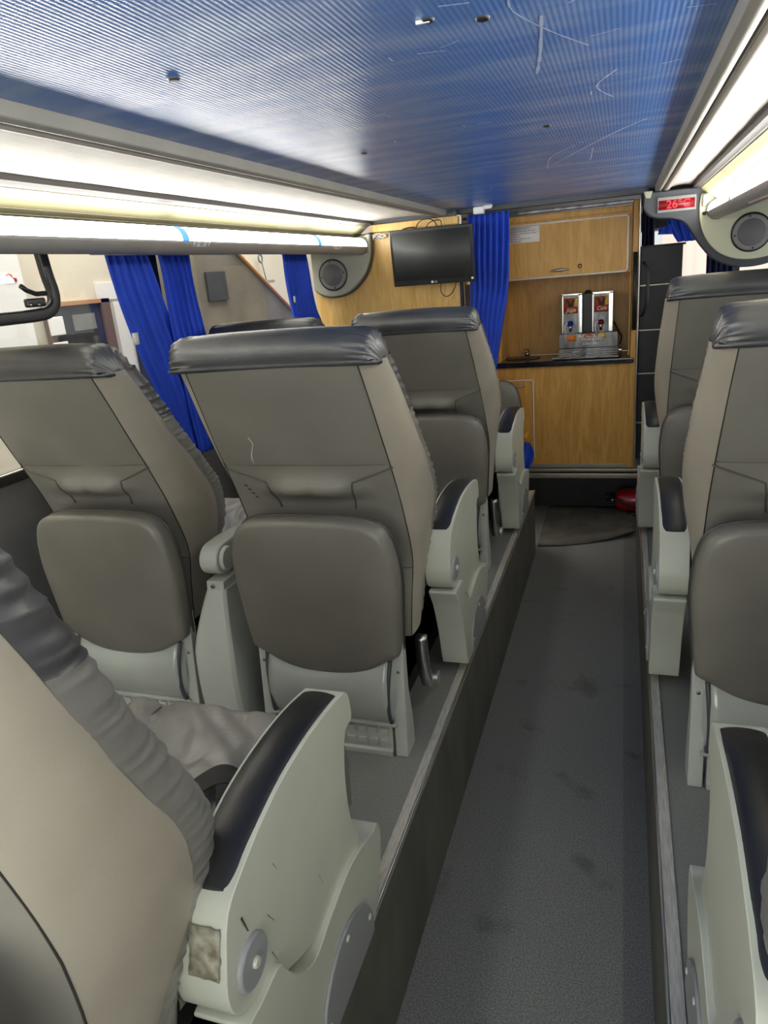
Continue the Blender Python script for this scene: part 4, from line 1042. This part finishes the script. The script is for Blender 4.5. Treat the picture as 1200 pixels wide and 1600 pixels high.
        e0 = [(p[0], p[1]-.004, p[2]-.010) for p in rows[0]]; e1 = [(p[0], p[1]+.002, p[2]-.010) for p in rows[-1]]
        V, F = grid([e0]+rows+[e1]); mk('armrest_pad', V, F, M['pad_black'], R)
        lo = [(-.045, .350), (.0, .350), (.048, .352), (.066, .325), (.095, .280), (.15, .240), (.22, .252), (.30, .264), (.37, .258), (.44, .236), (.476, .232), (.489, .205), (.482, .160), (.464, .115), (.43, .065), (.38, .035), (.30, .028), (.10, .028), (.068, .045), (.040, .16), (.0, .27), (-.030, .320)]
        lo = [(p.x, p.y) for p in smooth_path([(q[0], q[1], 0) for q in lo], 88, closed=True)]
        b = MB(); b.prism(lo, xi+.002, xo+.011, 'x'); lb = b.obj('armrest_base', M['plastic'], R, bevel=.009, seg=4)
        # half-round cover plate
        cpts = [(.265+.128*cos(t_), .062+.118*sin(t_)) for t_ in [pi*k/26 for k in range(27)]]+[(.137, .040), (.39, .040)]
        b = MB(); b.prism(cpts, xo+.010, xo+.0175, 'x'); cv = b.obj('cover_plate', M['disc'], R, bevel=.003)
        for (y, z) in ((.372, .095), (.158, .080), (.265, .160)):
            b = MB(); b.cyl((xo+.017, y, z), (1, 0, 0), .007, .003, 14, .005); b.obj('screw', M['plastic'], cv)
        b = MB(); b.cyl((xo-.002, 0.0, .416), (1, 0, 0), .041, .009, 32, .037); pv = b.obj('pivot_disc', M['disc'], R, bevel=.003)
        b = MB(); b.cyl((xo+.006, .0, .416), (1, 0, 0), .009, .006, 18, .007); b.obj('pivot_screw', M['plastic'], pv, bevel=.001)
        if sticker:
            b = MB(); sx0, sx1 = xi+.026, xo-.008; NN = 9; MM = 7; rws = []
            for i in range(NN):
                f = i/(NN-1); yy = -.0375-.0215*f; zz = .515-.065*f
                rws.append([(sx0+(sx1-sx0)*k/(MM-1)+.003*noise.noise(Vector((i*.9, k*.7, 2))), yy-.0035, zz+.003*noise.noise(Vector((k*1.1, i*.3, 5)))) for k in range(MM)])
            V, F = grid(rws); mk('peeled_label', V, F, M['worn'], ar, solid=.001)
            for (y, z, dy, dz, w) in ((-.005, .500, .010, -.035, .0022), (.055, .440, .016, -.028, .0007), (.09, .50, .01, -.02, .0007), (.22, .35, .012, -.03, .0005), (.05, .375, .012, -.03, .0008)):
                b = MB(); b.add([(xo+.0008, y-w, z), (xo+.0008, y+w, z), (xo+.0008, y+dy+w*.5, z+dz), (xo+.0008, y+dy-w*.5, z+dz)], [(0, 1, 2, 3)])
                b.obj('scuff_mark', M['scuff'], ar, smooth=False)
    if console:
        # central column and armrest toward the window seat
        X0, X1 = -.425, -.290
        prof = [(.06, -.02), (-.405, -.0), (-.418, .12), (-.420, .22), (-.408, .34), (-.385, .44), (-.372, .475)]
        prof = [(p.x, p.y) for p in smooth_path([(q[0], q[1], 0) for q in prof[1:]], 30)]
        rows = []
        for (y, z) in prof:
            f = max(0, (z-.28)/.2); xa = X0+.055*f**1.2; xb = X1-.018*f**1.2 + .03*max(0, (.2-z)/.2)*0
            rows.append([(xa+.006, y+.25, z), (xa, y+.010, z), (xa+.010, y, z), (xb-.010, y, z), (xb, y+.010, z), (xb+.03*(1-min(1, z/.3)), y+.25, z)])
        V, F = grid(rows); F.append(tuple(range(len(V)-6, len(V)))); mk('console_column', V, F, M['plastic_grey'], R, bevel=.003)
        b = MB(); b.prism([(-.372, .450), (-.366, .498), (-.12, .498), (-.12, .450)], X0+.055, X1-.022, 'x'); pl = b.obj('console_plate', M['plastic_grey'], R, bevel=.003)
        b = MB(); b.cyl((X0+.078, -.3705, .484), (0, -1, 0), .006, .003, 12); b.obj('screw', M['screw'], pl)
        cp_ = [(-.315+.052*cos(t_), .552+.047*sin(t_)) for t_ in [pi*.5+pi*k/14 for k in range(15)]]
        arm = cp_+[(.05, .500), (.06, .545), (-.02, .585), (-.16, .594), (-.26, .600)]
        b = MB(); b.prism(arm, X0+.040, X1-.034, 'x'); ca = b.obj('centre_armrest', M['plastic_grey'], R, bevel=.008, seg=3)
        b = MB(); b.cyl((X1-.035, -.315, .552), (1, 0, 0), .038, .012, 24, .034); b.obj('pivot_disc', M['plastic'], ca, bevel=.002)
    return R

deg = math.radians
G1 = 'grey leather coach seats'
build_seat(-.762, .625, 'nearest left seat seen from behind, with a peeled label on its cream armrest', a=deg(12), console=True, belt=True, sticker=True)
build_seat(-.775, 2.008, 'left aisle seat of the second row with a white scratch on its grey back', a=deg(0), console=True, scar=True, bx=-.016, bs=1.05)
build_seat(-1.445, 2.008, 'left window seat of the second row, beside the blue curtain', a=deg(0), side_arm=False, bx=-.068)
build_seat(-.775, 3.336, 'left aisle seat of the front row, below the television', a=deg(-7.5), console=True, bx=-.012)
build_seat(-1.445, 3.336, 'left window seat of the front row, only its black headrest showing', a=deg(-7.5), side_arm=False, detail=0)
build_seat(.438, .650, 'nearest right seat, only its cream armrest with black pad in view', a=deg(12), mirror=-1, bx=-.025)
build_seat(.402, 2.043, 'single right seat of the second row with a tall grey back', a=deg(-1), mirror=-1, bx=.028)
build_seat(.392, 3.405, 'single right seat of the front row beside the stairwell', a=deg(2), mirror=-1, detail=0, bx=.022)

# scratch marks on the second-row aisle seat back are part of it
# calf pad on its stand in front of the front row
r = empty('calf_rest', (-.80, 4.33, 0), 'rounded grey leather calf rest facing the front row, half hidden by the seat', 'footrest')
half = [(0, .24), (.13, .25), (.205, .30), (.221, .42), (.217, .50), (.20, .575), (.160, .622), (.10, .636), (0, .64)]
hp = smooth_path([(p[0], p[1], 0) for p in half], 40); loop = [(p.x, p.y) for p in hp]+[(-p.x, p.y) for p in hp[-2:0:-1]]
rows = []
for sc, dy in [(.985, .03), (1, .018), (1, .004), (.98, -.01), (.9, -.018), (.6, -.022), (.1, -.022)]:
    rows.append([(x*sc, dy, .45+(z-.45)*sc) for x, z in loop])
V, F = grid(rows, close=True); F.append(tuple(range(len(loop)))); F.append(tuple(range(len(V)-len(loop), len(V)))[::-1])
mk('pad', V, F, M['leather_pad'], r)
MB().tube([(x*1.002, .02, z) for x, z in loop], .004, 6, closed=True).obj('pad_piping', M['piping'], r)
MB().box(-.15, .15, .0, .05, -.40, .27).obj('stand', M['plastic_grey'], r, bevel=.005)
